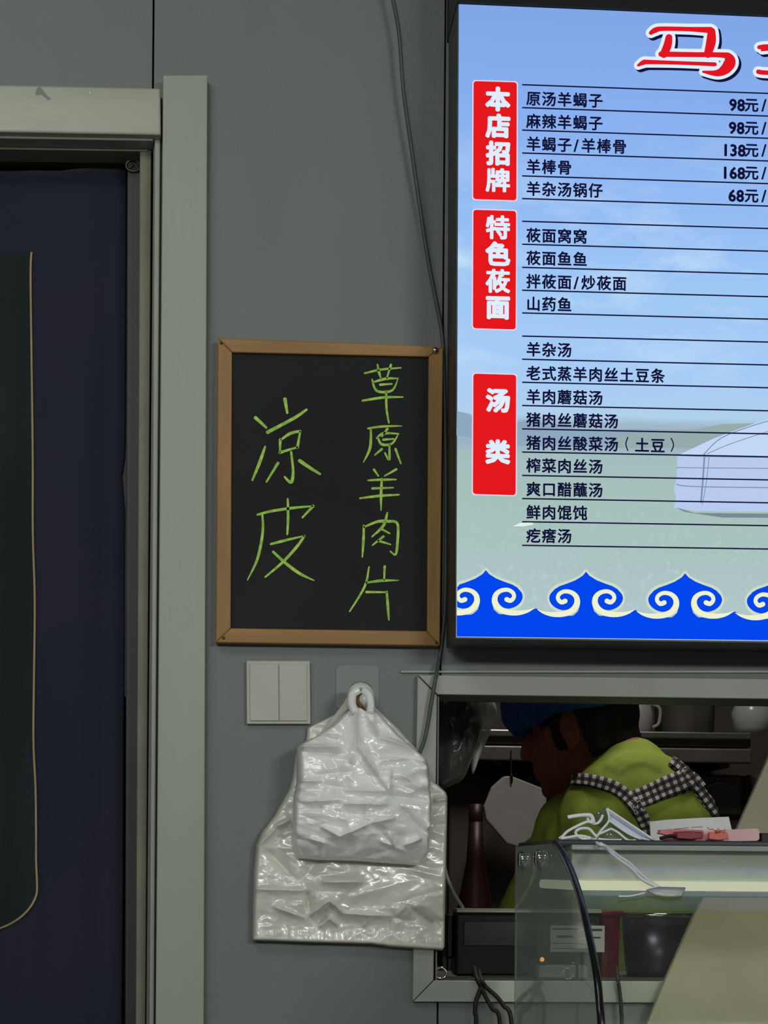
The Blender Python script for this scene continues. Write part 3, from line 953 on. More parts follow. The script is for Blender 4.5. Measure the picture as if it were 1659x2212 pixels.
def dep2(px, py, u, v):
    t = max(0, min(1, (py - 1524) / 420))
    base = .008 + .014 * min(1, t * 2)
    # the heap bulges where the small bundle presses and where contents hang
    blg = .016 * math.exp(-((px - 760) / 130) ** 2 - ((py - 1905) / 75) ** 2)
    return base + blg * .9 - .006 * math.exp(-((py - 1995) / 26) ** 2 - ((px - 760) / 160) ** 2)
cr2 = [(*b1(220, 1810), *b1(440, 1890), .005, 9), (*b1(460, 1700), *b1(480, 1860), -.006, 8), (*b1(480, 1880), *b1(610, 1765), .008, 9), (*b1(610, 1765), *b1(720, 1870), .008, 9), (*b1(560, 1640), *b1(850, 1640), .008, 10),
       (*b1(700, 1860), *b1(1060, 1880), .007, 9), (*b1(1150, 1800), *b1(1400, 1960), -.007, 8), (*b1(1150, 1800), *b1(1080, 1880), .005, 9), (*b1(90, 1690), *b1(440, 1700), .005, 10), (*b1(520, 1950), *b1(600, 1830), -.006, 8),
       (*b1(600, 1880), *b1(680, 1950), .006, 8), (*b1(540, 1960), *b1(620, 1890), .006, 7), (*b1(180, 1420), *b1(360, 1600), -.005, 12), (*b1(230, 1260), *b1(350, 1210), .005, 10), (*b1(120, 1390), *b1(250, 1260), .004, 9),
       (*b1(1340, 1075), *b1(1440, 1065), .005, 6), (*b1(1345, 1250), *b1(1440, 1240), -.004, 8), (*b1(850, 1960), *b1(900, 1880), .004, 8), (*b1(1020, 2000), *b1(1040, 1900), -.003, 7)]
o_, gv, (gnu, gnv) = bag('bag_film', L2, R2, Bt2, 1524, -.003, dep2, cr2, 46, 3, M['bag2'], 190, 210, hem=True, fold_amp=.0042, fold_w=42)
o_.parent = rear
# sealed hem along the bottom
hv, hf = [], []
hm = []
for i in range(0, gnu + 1, 2):
    for j in (gnv - 4, gnv - 1):
        q = gv[j * (gnu + 1) + i]
        hv.append(q + Vector((0, -.0009, 0)))
for i in range(len(hv) // 2 - 1):
    hf.append((2 * i, 2 * i + 1, 2 * i + 3, 2 * i + 2))
hem = obj('hem', hv, hf, M['bag2'], rear, True)
so = hem.modifiers.new('s', 'SOLIDIFY'); so.thickness = .0004
# loose handle straps running to the hook
tube('handle', [P(700, 1590, -.012), P(725, 1557, -.025), P(748, 1526, -.038), P(758, 1506, -.05), P(770, 1492, -.054)], lambda t: .0075 - .003 * t, M['bag2'], rear, 8, 5)
settle(rear)

# --- front, smaller bag sheaf
front = empty('carrier_bag_bundle', 'smaller glossy white bundle of plastic bags hanging in front on the hook', 'bag bundle')
L1 = [(759, 1530), (735, 1550), (712, 1571), (680, 1592), (648, 1609), (641, 1618), (640, 1690), (633, 1722), (629, 1760), (628, 1793), (630, 1830), (636, 1846), (642, 1853)]
R1 = [(806, 1531), (822, 1548), (858, 1588), (892, 1617), (920, 1642), (924, 1655), (927, 1690), (931, 1735), (930, 1770), (928, 1800), (927, 1840), (918, 1860)]
Bt1 = [(642, 1854), (690, 1858), (760, 1860), (850, 1866), (900, 1869), (918, 1860)]
def dep1(px, py, u, v):
    t = max(0, min(1, (py - 1530) / 330))
    z = .030 + .030 * math.sin(min(1, t * 1.25) * math.pi / 2) * (.35 + .65 * math.sin(math.pi * min(1, max(0, u * .9 + .05))))
    if py > 1765: z -= .030 * min(1, (py - 1765) / 95) ** 2
    return z
cr1 = [(*b1(812, 430), *b1(812, 710), .006, 6), (*b1(812, 710), *b1(1020, 1025), .008, 8), (*b1(1020, 1025), *b1(1030, 860), .004, 6), (*b1(760, 440), *b1(740, 740), -.006, 10), (*b1(400, 705), *b1(700, 712), .008, 8),
       (*b1(420, 740), *b1(760, 760), -.005, 11), (*b1(400, 945), *b1(560, 945), .006, 8), (*b1(540, 960), *b1(800, 1010), -.004, 9), (*b1(700, 1010), *b1(1000, 1020), .006, 7), (*b1(1000, 1040), *b1(1300, 1080), -.007, 10),
       (*b1(690, 1105), *b1(1010, 1110), .008, 7), (*b1(700, 1120), *b1(740, 1200), -.005, 7), (*b1(400, 1090), *b1(640, 1080), .006, 7), (*b1(400, 1140), *b1(560, 1130), -.005, 8), (*b1(550, 1260), *b1(680, 1330), .007, 8),
       (*b1(680, 1330), *b1(880, 1240), .007, 8), (*b1(880, 1240), *b1(1060, 1200), .006, 8), (*b1(1110, 1130), *b1(1300, 1320), -.008, 8), (*b1(1130, 1390), *b1(1250, 1340), .008, 7), (*b1(1020, 1310), *b1(1060, 1400), .007, 6),
       (*b1(860, 480), *b1(950, 640), .006, 6), (*b1(950, 640), *b1(1200, 720), .006, 7), (*b1(960, 740), *b1(1290, 800), -.008, 9), (*b1(970, 800), *b1(1300, 780), .005, 7), (*b1(960, 840), *b1(1010, 840), -.004, 6),
       (*b1(1280, 1280), *b1(1330, 1220), .006, 6), (*b1(460, 1340), *b1(600, 1380), .006, 8), (*b1(580, 625), *b1(680, 640), .004, 6), (*b1(1100, 900), *b1(1310, 1030), .004, 9), (*b1(780, 760), *b1(760, 830), .004, 8),
       (*b1(1180, 780), *b1(1310, 860), .004, 6), (*b1(960, 450), *b1(1100, 610), .005, 7)]
o_, gv, gn = bag('bag_film', L1, R1, Bt1, 1530, -.042, dep1, cr1, 60, 11, M['bag'], 170, 190, fold_amp=.0046, fold_w=34, rnd=14)
o_.parent = front
tube('handle', [P(768, 1540, -.075), P(760, 1520, -.068), P(762, 1500, -.062), P(775, 1490, -.06)], lambda t: .006, M['bag'], front, 8, 5)
tube('handle', [P(800, 1540, -.078), P(801, 1522, -.072), P(797, 1502, -.066), P(786, 1492, -.06)], lambda t: .0055, M['bag'], front, 8, 5)
settle(front)

# ================================================================= KITCHEN BEYOND THE WINDOW
# counter just behind the opening
kc = empty('kitchen_counter', 'dark steel kitchen counter just inside the serving window', 'counter')
CT = win_b - .006
box('worktop', win_l - .1, win_r, .125, .42, CT - .03, CT, M['steeld'], kc, .003)
box('cabinet', win_l - .06, win_r - .04, .14, .40, .08, CT - .03, M['kwall'], kc)
box('plinth', win_l - .04, win_r - .06, .16, .38, 0, .08, M['black'], kc)
settle(kc)
CTZ = CT

# steel shelf far behind
YK = 1.75
shf = empty('steel_wall_shelf', 'dull steel shelf with a thick front edge behind the cook', 'shelf')
a, b = P(1040, 1578, YK), P(1622, 1650, YK)
box('shelf_board', a.x - .25, b.x, YK, YF - .002, b.z + (a.z - b.z) * .55, a.z, M['steeld'], shf, .004)
box('front_rail', a.x - .25, b.x, YK - .012, YK + .01, b.z, b.z + (a.z - b.z) * .5, M['steeld'], shf, .004)
box('front_lip', a.x - .25, b.x - .004, YK - .02, YK, a.z - .014, a.z + .002, M['steel'], shf, .003)
for px_ in (1090, 1590):
    q = P(px_, 1600, YK)
    box('bracket', q.x - .012, q.x + .012, YK + .1, YF - .002, b.z - .004, b.z + .03, M['steeld'], shf, .002)
settle(shf)
SZ = a.z
def pot(name, px0, px1, py_t, y, label, m, rim=True, taper=.93):
    t = empty(name, label, 'pot')
    c = P((px0 + px1) / 2, 1578, y)
    r = (P(px1, 1500, y).x - P(px0, 1500, y).x) / 2
    zt = P(px0, py_t, y).z
    h = zt - SZ
    lathe('body', [(r * taper * .96, .002), (r * taper, .006), (r, h - .006), (r, h - .003), (r - .003, h - .003), (r * taper - .004, .008)], (c.x, y, SZ), m, t)
    lathe('rim', [(r + .001, h - .006), (r + .006, h - .004), (r + .006, h), (r - .004, h)], (c.x, y, SZ), M['steel'], t)
    for s in (-1, 1):
        tube('handle', [Vector((c.x + s * (r - .002), y - .03, SZ + h * .72)), Vector((c.x + s * (r + .03), y - .015, SZ + h * .75)), Vector((c.x + s * (r + .03), y + .015, SZ + h * .75)), Vector((c.x + s * (r - .002), y + .03, SZ + h * .72))], .004, M['steel'], t)
    settle(t)
pot('stock_pot', 1412, 1545, 1462, YK + .16, 'dull steel stock pot on the shelf behind the cook', M['steeld'])
jg = empty('plastic_jug', 'small white jug on the shelf beside the steel stock pot', 'jug')
c = P(1377, 1578, YK + .1)
lathe('body', [(.028, .001), (.034, .006), (.036, .05), (.03, .075), (.018, .09), (.018, .105)], (c.x, YK + .1, SZ), M['board_w'], jg, 24)
lathe('lid', [(.02, .105), (.021, .107), (.021, .118), (.001, .12)], (c.x, YK + .1, SZ), M['board_w'], jg, 24)
tube('handle', [Vector((c.x + .028, YK + .1, SZ + .075)), Vector((c.x + .052, YK + .1, SZ + .065)), Vector((c.x + .05, YK + .1, SZ + .03)), Vector((c.x + .034, YK + .1, SZ + .02))], .004, M['board_w'], jg)
settle(jg)
# clear wrapped bag on the shelf right
tag(lathe('wrapped_bowl', [(.026, .001), (.044, .02), (.050, .055), (.040, .08), (.018, .095), (.01, .112), (.018, .122)], (P(1625, 1578, YK + .1).x, YK + .1, SZ), M['film'], None, 26), 'bowl wrapped in clear film at the right of the shelf', 'bowl')
# lower cabinet panels of the far wall
cab = empty('kitchen_cabinet', 'grey brown steel cabinet below the shelf behind the cook', 'cabinet')
a, b = P(960, 1668, 1.85), P(1790, 2300, 1.85)
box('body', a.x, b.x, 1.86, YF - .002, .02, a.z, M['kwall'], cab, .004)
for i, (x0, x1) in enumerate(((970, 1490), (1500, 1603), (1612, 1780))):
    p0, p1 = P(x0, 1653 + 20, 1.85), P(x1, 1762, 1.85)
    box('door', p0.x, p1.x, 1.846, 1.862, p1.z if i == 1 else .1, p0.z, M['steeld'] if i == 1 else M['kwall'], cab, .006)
tube('handle', [P(1525, 1700, 1.84), P(1555, 1690, 1.835), P(1585, 1700, 1.84)], .004, M['steel'], cab)
settle(cab)

# hanging white cutting board (cut corners) on a hook at left
wb = empty('cutting_board', 'grey white eight-sided cutting board standing on edge left of the cook', 'cutting board')
YW = 1.712
prism('board', [(1088, 1677), (1105, 1676), (1181, 1706), (1180, 1790), (1120, 1830), (1095, 1822), (1050, 1770), (1045, 1742), (1062, 1700)], YW, YW + .018, M['board_w'], wb, .003)
tube('hook', [P(1105, 1692, YW - .004), P(1106, 1680, YW - .010), P(1104, 1668, YW - .004), P(1104, 1640, YW + .018), P(1104, 1622, YW + .0265)], .0022, M['black'], wb)
settle(wb)
# red long-necked bottle shape
rb = empty('sauce_bottle', 'dark red bottle with a long neck in the shade left of the cook', 'bottle')
YR = 1.15
c = P(1033, 1960, YR)
zt = P(1033, 1735, YR).z
PT = .90
hh = zt - PT
lathe('body', [(.048, .001), (.052, .01), (.052, hh * .10), (.046, hh * .32), (.034, hh * .55), (.018, hh * .74), (.014, hh * .92)], (c.x, YR + .05, PT), M['red'], rb, 28)
lathe('cap', [(.0142, hh * .92), (.0145, hh * .925), (.0145, hh), (.001, hh)], (c.x, YR + .05, PT), M['red'], rb, 20)
settle(rb)
# prep table
pt = empty('prep_table', 'steel prep table in front of the cook, mostly hidden', 'table')
tx0, tx1 = P(950, 1900, .95).x, P(1659, 1900, .95).x + .1
box('tabletop', tx0, tx1, .78, 1.38, PT - .04, PT - .002, M['steeld'], pt, .003)
for x_ in (tx0 + .04, tx1 - .04):
    for y_ in (.84, 1.32):
        box('leg', x_ - .02, x_ + .02, y_ - .02, y_ + .02, 0, PT - .04, M['steel'], pt, .003)
settle(pt)

# dark bin-film wrapped bundle hanging top left of opening
hb = empty('hanging_bag', 'black plastic bag with a clear film edge hanging inside the window top left', 'bag')
YH = .30
def blob(name, outline, y, thick, m, parent, n=26, seed=1, amp=.006):
    """closed pillow with a given outline in pixels, real thickness"""
    cx_ = sum(p[0] for p in outline) / len(outline); cy_ = sum(p[1] for p in outline) / len(outline)
    ring = catmull([(a, b, 0) for a, b in outline] + [(*outline[0], 0)], 4)[:-1]
    V, F = [], []
    N_ = len(ring)
    Kr = 12
    for side in (-1, 1):
        for k in range(Kr + 1):
            t = k / Kr
            for p in ring:
                x, y_ = cx_ + (p.x - cx_) * t, cy_ + (p.y - cy_) * t
                h = thick * math.sqrt(max(0, 1 - t ** 3))
                q = P(x, y_, y)
                d = amp * abs(noise.noise(Vector((x * .03, y_ * .012, seed)))) * (1 - t ** 4) + amp * .6 * noise.noise(Vector((x * .09, y_ * .05, seed)))*(1 - t ** 4)
                V.append(Vector((q.x, y + side * (h - d), q.z)))
    st = (Kr + 1) * N_
    for s in (0, 1):
        for k in range(Kr):
            for i in range(N_):
                a = s * st + k * N_ + i; b = s * st + k * N_ + (i + 1) % N_
                F.append((a, b, b + N_, a + N_))
    o = obj(name, V, F, m, parent, True)
    bm = bmesh.new(); bm.from_mesh(o.data); bmesh.ops.remove_doubles(bm, verts=bm.verts, dist=1e-5); bmesh.ops.recalc_face_normals(bm, faces=bm.faces); bm.to_mesh(o.data); bm.free()
    for p in o.data.polygons: p.use_smooth = True
    return o
blob('bundle', [(920, 1490), (1000, 1478), (1030, 1500), (1042, 1555), (1036, 1600), (1018, 1645), (1002, 1680), (980, 1695), (940, 1700), (915, 1600)], YH, .05, M['blackfilm'], hb, seed=4, amp=.012)
blob('film_edge', [(1015, 1495), (1040, 1492), (1066, 1512), (1074, 1540), (1066, 1562), (1052, 1600), (1035, 1640), (1020, 1672), (1016, 1600), (1020, 1540)], YH + .01, .02, M['film'], hb, seed=6, amp=.008)
tube('cord', [P(985, 1486, YH), P(985, 1440, YH), P(985, 1380, YH), Vector((P(985, 1380, YH).x, YH, CZ + .001))], .003, M['black'], hb)
settle(hb)

# thin pale cable inside the kitchen
tag(tube('thin_cable', [P(958, 1860, .2), P(965, 1893, .19), P(980, 1930, .19), P(996, 1955, .195), P(1004, 1972, .20), P(1012, 2000, .26)], .0028, M['strip'], None, 8, 5), 'thin pale cable slanting above the black monitor', 'cable')

# black device (rear of a monitor) just inside the opening
mo = empty('till_monitor', 'black boxy screen with a silver top edge inside the serving window', 'monitor')
YM = .15
a, b = P(984, 1972, YM), P(1300, 2105, YM)
box('housing', a.x, b.x, YM, YM + .05, CTZ + .006, a.z, M['black'], mo, .004)
box('side_housing', P(966, 1972, YM).x, a.x - .001, YM + .012, YM + .06, CTZ + .03, a.z - .003, M['black'], mo, .003)
box('top_edge', P(985, 1972, YM).x, b.x, YM - .003, YM + .05, a.z, a.z + .006, M['steel'], mo, .0015)
box('screen_panel', a.x + .012, b.x - .012, YM - .004, YM, CTZ + .05, a.z - .012, M['casetop'], mo, .001)
box('stand', a.x + .03, b.x - .05, YM - .01, YM + .06, CTZ, CTZ + .008, M['frame_dark'], mo, .002)
settle(mo)
rg = empty('metal_ring', 'small bright metal ring on the lower left corner of the window sill', 'ring')
c0 = P(952, 2107, .03)
WS = win_b + .001
tube('loop', [Vector((c0.x + .0075 * math.cos(a), c0.y, WS + .0095 + .0075 * math.sin(a))) for a in [k * math.pi / 6 for k in range(13)]], .0018, M['chrome'], rg, 8, 3)
tube('loop', [Vector((c0.x - .010 + .005 * math.cos(a), c0.y + .006, WS + .018 + .006 * math.sin(a))) for a in [k * math.pi / 6 for k in range(13)]], .0014, M['chrome'], rg, 8, 3)
settle(rg)

# containers standing inside behind the case
rc = empty('plastic_tub', 'maroon plastic tub seen through the curved glass of the display case', 'tub')
YT = .20
p0, p1 = P(1268, 1968, YT), P(1345, 2080, YT)
r = (p1.x - p0.x) / 2
h = p0.z - CTZ
cx_ = (p0.x + p1.x) / 2
lathe('body', [(r * .86, .001), (r * .88, .004), (r, h), (r - .003, h), (r * .84, .006)], (cx_, YT + .02, CTZ), M['red2'], rc)
lathe('rim', [(r, h - .008), (r + .005, h - .006), (r + .005, h), (r - .003, h)], (cx_, YT + .02, CTZ), M['red2'], rc)
settle(rc)
sp_ = empty('steel_pot', 'dark stainless pot with a bright rim seen through the curved case glass', 'pot')
p0, p1 = P(1340, 1972, .30), P(1506, 2115, .30)
r = (p1.x - p0.x) / 2; h = p0.z - CTZ; cx_ = (p0.x + p1.x) / 2
lathe('body', [(r * .80, .001), (r * .84, .008), (r * .97, h), (r * .97 - .003, h), (r * .80, .01)], (cx_, .30, CTZ), M['pot'], sp_, 48)
lathe('rim', [(r * .97, h - .006), (r, h - .004), (r, h), (r * .95, h + .001)], (cx_, .30, CTZ), M['chrome'], sp_, 48)
settle(sp_)
dv = empty('power_adapter', 'pale plastic power box with an orange light behind the case side glass', 'adapter')
p0, p1 = P(1163, 2086, .075), P(1270, 2110, .075)
box('body', p0.x, p1.x, .075, .11, WS, p0.z, M['switch'], dv, .003)
q = P(1171, 2073, .085)
box('lamp_post', q.x - .004, q.x + .004, .08, .09, p0.z - .001, q.z - .0025, M['black'], dv)
lathe('indicator', [(.0001, -.0035), (.002, -.003), (.0034, 0), (.002, .003), (.0001, .0035)], (q.x, .085, q.z), emit('orange_glow', (255, 176, 60), 3.0), dv, 12)
settle(dv)

lc = empty('label_card', 'white printed card seen through the end glass of the display case', 'card')
YLc = .045
q0, q1 = P(1189, 1999, YLc), P(1306, 2057, YLc)
box('card', q0.x, q1.x, YLc, YLc + .0015, q1.z, q0.z, M['paper'], lc, .0004)
hgt = q0.z - q1.z
for k, (u0, u1, t_) in enumerate(((.04, .5, .0022), (.12, .42, .0030), (.05, .6, .0008), (.05, .62, .0008), (.62, .95, .0030), (.66, .92, .0022))):
    zz = q0.z - hgt * (.10, .38, .66, .86, .12, .42)[k]
    box('print_line', q0.x + (q1.x - q0.x) * u0, q0.x + (q1.x - q0.x) * u1, YLc - .0004, YLc - .0001, zz - t_, zz, M['ink'], lc)
box('stand_post', (q0.x + q1.x) / 2 - .002, (q0.x + q1.x) / 2 + .002, YLc + .0015, YLc + .0045, WS + .002, q1.z + .01, M['black'], lc)
box('stand_base', (q0.x + q1.x) / 2 - .015, (q0.x + q1.x) / 2 + .015, YLc - .005, YLc + .02, WS, WS + .002, M['black'], lc)
settle(lc)

# ================================================================= PERSON (the cook)
cook = empty('person', 'person in a lime green shirt and blue cap bending forward, seen from behind', 'person')
PV = lambda px, py, y: P(px, py, y)

def capsule(p, q, r0, r1, n=14, k=5):
    p, q = Vector(p), Vector(q)
    d = (q - p)
    ln = d.length
    z = d.normalized() if ln > 1e-6 else Vector((0, 0, 1))
    a = z.cross(Vector((.3, .9, .2))).normalized()
    b = z.cross(a)
    v, f = [], []
    prof = [(r0 * math.sin(t), -r0 * math.cos(t)) for t in [math.pi / 2 * i / k for i in range(k + 1)]] + [(r1 * math.cos(t), ln + r1 * math.sin(t)) for t in [math.pi / 2 * i / k for i in range(k + 1)]]
    for rr, hh_ in prof:
        rr = max(rr, 1e-4)
        for i in range(n):
            an = 2 * math.pi * i / n
            v.append(p + z * hh_ + (a * math.cos(an) + b * math.sin(an)) * rr)
    m_ = len(prof)
    for j in range(m_ - 1):
        for i in range(n):
            f.append((j * n + i, j * n + (i + 1) % n, (j + 1) * n + (i + 1) % n, (j + 1) * n + i))
    f.append(tuple(range(n - 1, -1, -1)))
    f.append(tuple(range((m_ - 1) * n, m_ * n)))
    return v, f

def ellip(c, ax, n=20, k=12):
    """ax: three vectors"""
    c = Vector(c)
    v, f = [], []
    for j in range(k + 1):
        t = math.pi * j / k
        for i in range(n):
            an = 2 * math.pi * i / n
            s = max(math.sin(t), 1e-3)
            v.append(c + ax[0] * (s * math.cos(an)) + ax[1] * (s * math.sin(an)) + ax[2] * math.cos(t))
    for j in range(k):
        for i in range(n):
            f.append((j * n + i, j * n + (i + 1) % n, (j + 1) * n + (i + 1) % n, (j + 1) * n + i))
    f.append(tuple(range(n)))
    f.append(tuple(range(k * n, (k + 1) * n)))
    return v, f

def fused(name, parts, m, parent, voxel, smooth=6):
    o = merged(name, parts, m, None, True)
    r = o.modifiers.new('r', 'REMESH'); r.mode = 'VOXEL'; r.voxel_size = voxel; r.use_smooth_shade = True
    s = o.modifiers.new('s', 'SMOOTH'); s.iterations = smooth; s.factor = .6
    evaluated_copy(o)
    for p in o.data.polygons: p.use_smooth = True
    o.data.materials.clear(); o.data.materials.append(m)
    o.parent = parent
    return o

# joints
Hc = PV(1245, 1568, .80)                 # head centre
NB = PV(1352, 1672, .75)                 # neck base
ShL = PV(1242, 1792, .80); ShR = PV(1462, 1782, .68)
Ch = PV(1372, 1790, .71); Wa = Vector((PV(1375, 1800, .66).x, .63, .98)); Pe = Vector((Wa.x + .01, .60, .86))
ElL = PV(1142, 1992, .90); HaL = Vector((ElL.x + .10, 1.06, .955))
ElR = Vector((ShR.x + .055, .80, 1.05)); HaR = Vector((ElR.x - .10, 1.04, .955))
fw = Vector((-.86, .46, -.24)).normalized()
up0 = Vector((-.20, .08, .95))
sd = up0.cross(fw).normalized()          # towards the camera side ear
if sd.y > 0: sd = -sd
up = (fw.cross(sd)).normalized()
if up.z < 0: up = -up
H = lambda f, u, s: Hc + fw * f + up * u + sd * s
E3 = lambda f, u, s: [fw * f, sd * s, up * u]
parts = [ellip(H(-.012, .02, 0), E3(.098, .098, .076)), ellip(H(.03, -.045, 0), E3(.064, .075, .058)), ellip(H(.066, -.098, 0), E3(.026, .022, .026)),
         ellip(H(.078, .03, 0), E3(.018, .02, .045)), capsule(H(.088, .012, 0), H(.106, -.026, 0), .008, .012), ellip(H(.103, -.03, .009), E3(.009, .008, .008)), ellip(H(.103, -.03, -.009), E3(.009, .008, .008)),
         ellip(H(.088, -.062, 0), E3(.010, .006, .022)), ellip(H(.085, -.073, 0), E3(.011, .007, .018)), ellip(H(.05, -.03, .045), E3(.03, .03, .018)), ellip(H(.05, -.03, -.045), E3(.03, .03, .018)),
         ellip(H(.0, -.075, .045), E3(.03, .028, .015)), ellip(H(.0, -.075, -.045), E3(.03, .028, .015))]
for s in (1, -1):   # ears: a rim and a lobe
    ring_ = [H(-.012 + .016 * math.cos(a), -.012 + .03 * math.sin(a), s * (.083 + .004 * math.cos(a + 3))) for a in [k * math.pi / 7 for k in range(15)]]
    for k in range(14):
        parts.append(capsule(ring_[k], ring_[k + 1], .0048, .0048, 8, 3))
    parts.append(ellip(H(-.006, -.012, s * .078), E3(.014, .026, .008)))
    parts.append(ellip(H(-.004, -.042, s * .079), E3(.008, .009, .006)))
parts += [capsule(H(-.035, -.05, 0), NB, .056, .060), capsule(NB, Ch, .07, .12), capsule(Ch, Wa, .13, .12), capsule(Wa, Pe, .125, .14), capsule(Ch.lerp(NB, .3), ShL, .075, .062), capsule(Ch.lerp(NB, .3), ShR, .075, .062),
          capsule(ShL, ElL, .05, .038), capsule(ElL, HaL, .037, .024), capsule(ShR, ElR, .05, .038), capsule(ElR, HaR, .037, .024)]
for s, hp in ((-1, HaL), (1, HaR)):
    hd = Vector((.35 * -s * -1, .9, -.1)).normalized()
    sdv = hd.cross(Vector((0, 0, 1))).normalized()
    palm = hp + hd * .045
    parts.append(ellip(palm, [hd * .048, sdv * .04, Vector((0, 0, .015))]))
    for i, (o_s, ln) in enumerate(((-.030, .052), (-.010, .064), (.010, .060), (.029, .046))):
        a = hp + hd * .085 + sdv * o_s
        b = a + hd * ln * .55 + Vector((0, 0, -.006)) + sdv * o_s * .15
        c = b + hd * ln * .45 + Vector((0, 0, -.016))
        parts += [capsule(a - hd * .02, b, .0085, .0078, 8, 3), capsule(b, c, .0078, .0065, 8, 3)]
    a = hp + hd * .02 - sdv * .032 * s * -1
    b = a + hd * .035 - sdv * .022 * s * -1 + Vector((0, 0, -.004))
    parts += [capsule(hp + hd * .02, a, .012, .011, 8, 3), capsule(a, b, .011, .009, 8, 3), capsule(b, b + hd * .025, .009, .007, 8, 3)]
for s in (-1, 1):
    hip = Pe + Vector((s * .085, 0, -.02)); kn = Vector((hip.x + s * .01, .57, .47)); an = Vector((kn.x, .62, .085))
    parts += [capsule(hip, kn, .088, .058), capsule(kn, an, .055, .038), capsule(an, an + Vector((s * .02, .15, -.045)), .038, .03)]
body = fused('body', parts, M['skin'], cook, .0062, 5)
# shirt
def shirt_parts(g_):
    return [capsule(NB + Vector((.004, -.006, -.006)), Ch, .071 + g_, .128 + g_), capsule(Ch, Wa, .135 + g_, .13 + g_), capsule(Wa, Pe + Vector((0, 0, .02)), .135 + g_, .15 + g_),
            capsule(Ch.lerp(NB, .35), ShL, .082 + g_, .07 + g_), capsule(Ch.lerp(NB, .35), ShR, .082 + g_, .07 + g_), capsule(ShL, ElL, .064 + g_, .058 + g_), capsule(ShR, ElR, .064 + g_, .058 + g_),
            capsule(ShR.lerp(Ch, .6) + Vector((0, .02, -.03)), Wa, .11 + g_, .12 + g_), capsule(ShL.lerp(Ch, .5) + Vector((0, .02, -.03)), Wa, .11 + g_, .12 + g_),
            capsule(NB + Vector((.035, -.01, -.016)), Ch + Vector((.025, 0, 0)), .050 + g_, .10 + g_)]
shirt = fused('shirt', shirt_parts(.004), M['shirt'], None, .008, 12)
for v in shirt.data.vertices:   # cloth folds
    p = v.co
    d = .0045 * noise.noise(Vector((p.x * 14 + p.z * 9, p.y * 8, p.z * 7 - p.x * 8))) + .0022 * abs(noise.noise(Vector((p.x * 30, p.y * 12, p.z * 30))))
    v.co = p + v.normal * d
for k in range(3):      # creases under the nape
    a, b = P(1315 + 10 * k, 1652 + k * 8, .62), P(1430, 1646 + k * 10, .62)
    for v in shirt.data.vertices:
        p = v.co
        if a.x < p.x < b.x and p.y < .75:
            zc = a.z + (b.z - a.z) * (p.x - a.x) / (b.x - a.x) - .02 * math.sin(math.pi * (p.x - a.x) / (b.x - a.x))*(-1) - .004
            v.co = p + v.normal * (.004 * math.exp(-((p.z - zc) / .005) ** 2))
shirt.parent = cook
shirt['label'] = 'lime green shirt'
tr = []
for s in (-1, 1):
    hip = Pe + Vector((s * .085, 0, -.02)); kn = Vector((hip.x + s * .01, .57, .47)); an = Vector((kn.x, .62, .12))
    tr += [capsule(Pe + Vector((0, 0, -.01)), hip, .15, .105), capsule(hip, kn, .104, .074), capsule(kn, an, .072, .055)]
fused('trousers', tr, M['trouser'], cook, .010, 5)
for s in (-1, 1):
    an = Vector((Pe.x + s * .095, .62, .06))
    fused('shoe', [capsule(an + Vector((0, -.02, -.015)), an + Vector((s * .02, .16, -.02)), .044, .036), capsule(an + Vector((0, -.03, -.025)), an + Vector((s * .02, .17, -.025)), .034, .03)], M['black'], cook, .006, 4)
# hair
def in_hair(f, u, s):
    return (f < -.015 and u > -.075) or u > .03 - f * .1
hp_ = [ellip(H(-.020, .018, 0), E3(.100, .104, .0835)), ellip(H(-.055, -.055, 0), E3(.056, .062, .064)), ellip(H(.016, .012, .068), E3(.012, .034, .010)), ellip(H(.016, .012, -.068), E3(.012, .034, .010)),
       ellip(H(-.045, -.015, .055), E3(.035, .055, .03)), ellip(H(-.045, -.015, -.055), E3(.035, .055, .03))]
hair = fused('hair', hp_, M['hair'], cook, .006, 3)
bm = bmesh.new(); bm.from_mesh(hair.data)
kill = []
for v in bm.verts:
    r_ = v.co - Hc
    f_, u_, s_ = r_.dot(fw), r_.dot(up), abs(r_.dot(sd))
    if (f_ > -.030 and u_ < -.0 and not (f_ < .03 and u_ > -.045 and f_ > .004)) or (f_ > .05 and u_ < .05) : kill.append(v)
bmesh.ops.delete(bm, geom=kill, context='VERTS'); bm.to_mesh(hair.data); bm.free()
# cap: puffed cloth with a gathered band
cp = [ellip(H(.000, .050, 0), E3(.128, .086, .106), 40, 24)]
cap = fused('cap', cp, M['cap'], cook, .005, 2)
cap['label'] = 'puffy blue cloth cap'
bm = bmesh.new(); bm.from_mesh(cap.data)
kill = []
for v in bm.verts:
    r_ = v.co - Hc
    f_, u_, s_ = r_.dot(fw), r_.dot(up), r_.dot(sd)
    lim_ = .004 + .012 * math.exp(-(f_ / .05) ** 2)
    if u_ < lim_ - .004: kill.append(v)
    else:
        wr_ = .0045 * noise.noise(v.co * 38) + .003 * abs(noise.noise(v.co * 80))
        v.co += v.normal * wr_ - (v.normal * .008 * math.exp(-((u_ - lim_) / .006) ** 2))
bmesh.ops.delete(bm, geom=kill, context='VERTS'); bm.to_mesh(cap.data); bm.free()
so = cap.modifiers.new('s', 'SOLIDIFY'); so.thickness = .002; so.offset = -1
# eyes
for s in (1, -1):
    ey = merged('eye', [ellip(H(.080, .004, s * .03), E3(.010, .004, .009), 12, 8)], M['eyew'], cook, True)
    merged('iris', [ellip(H(.0885, .003, s * .03), E3(.002, .003, .003), 10, 6)], M['black'], ey, True)
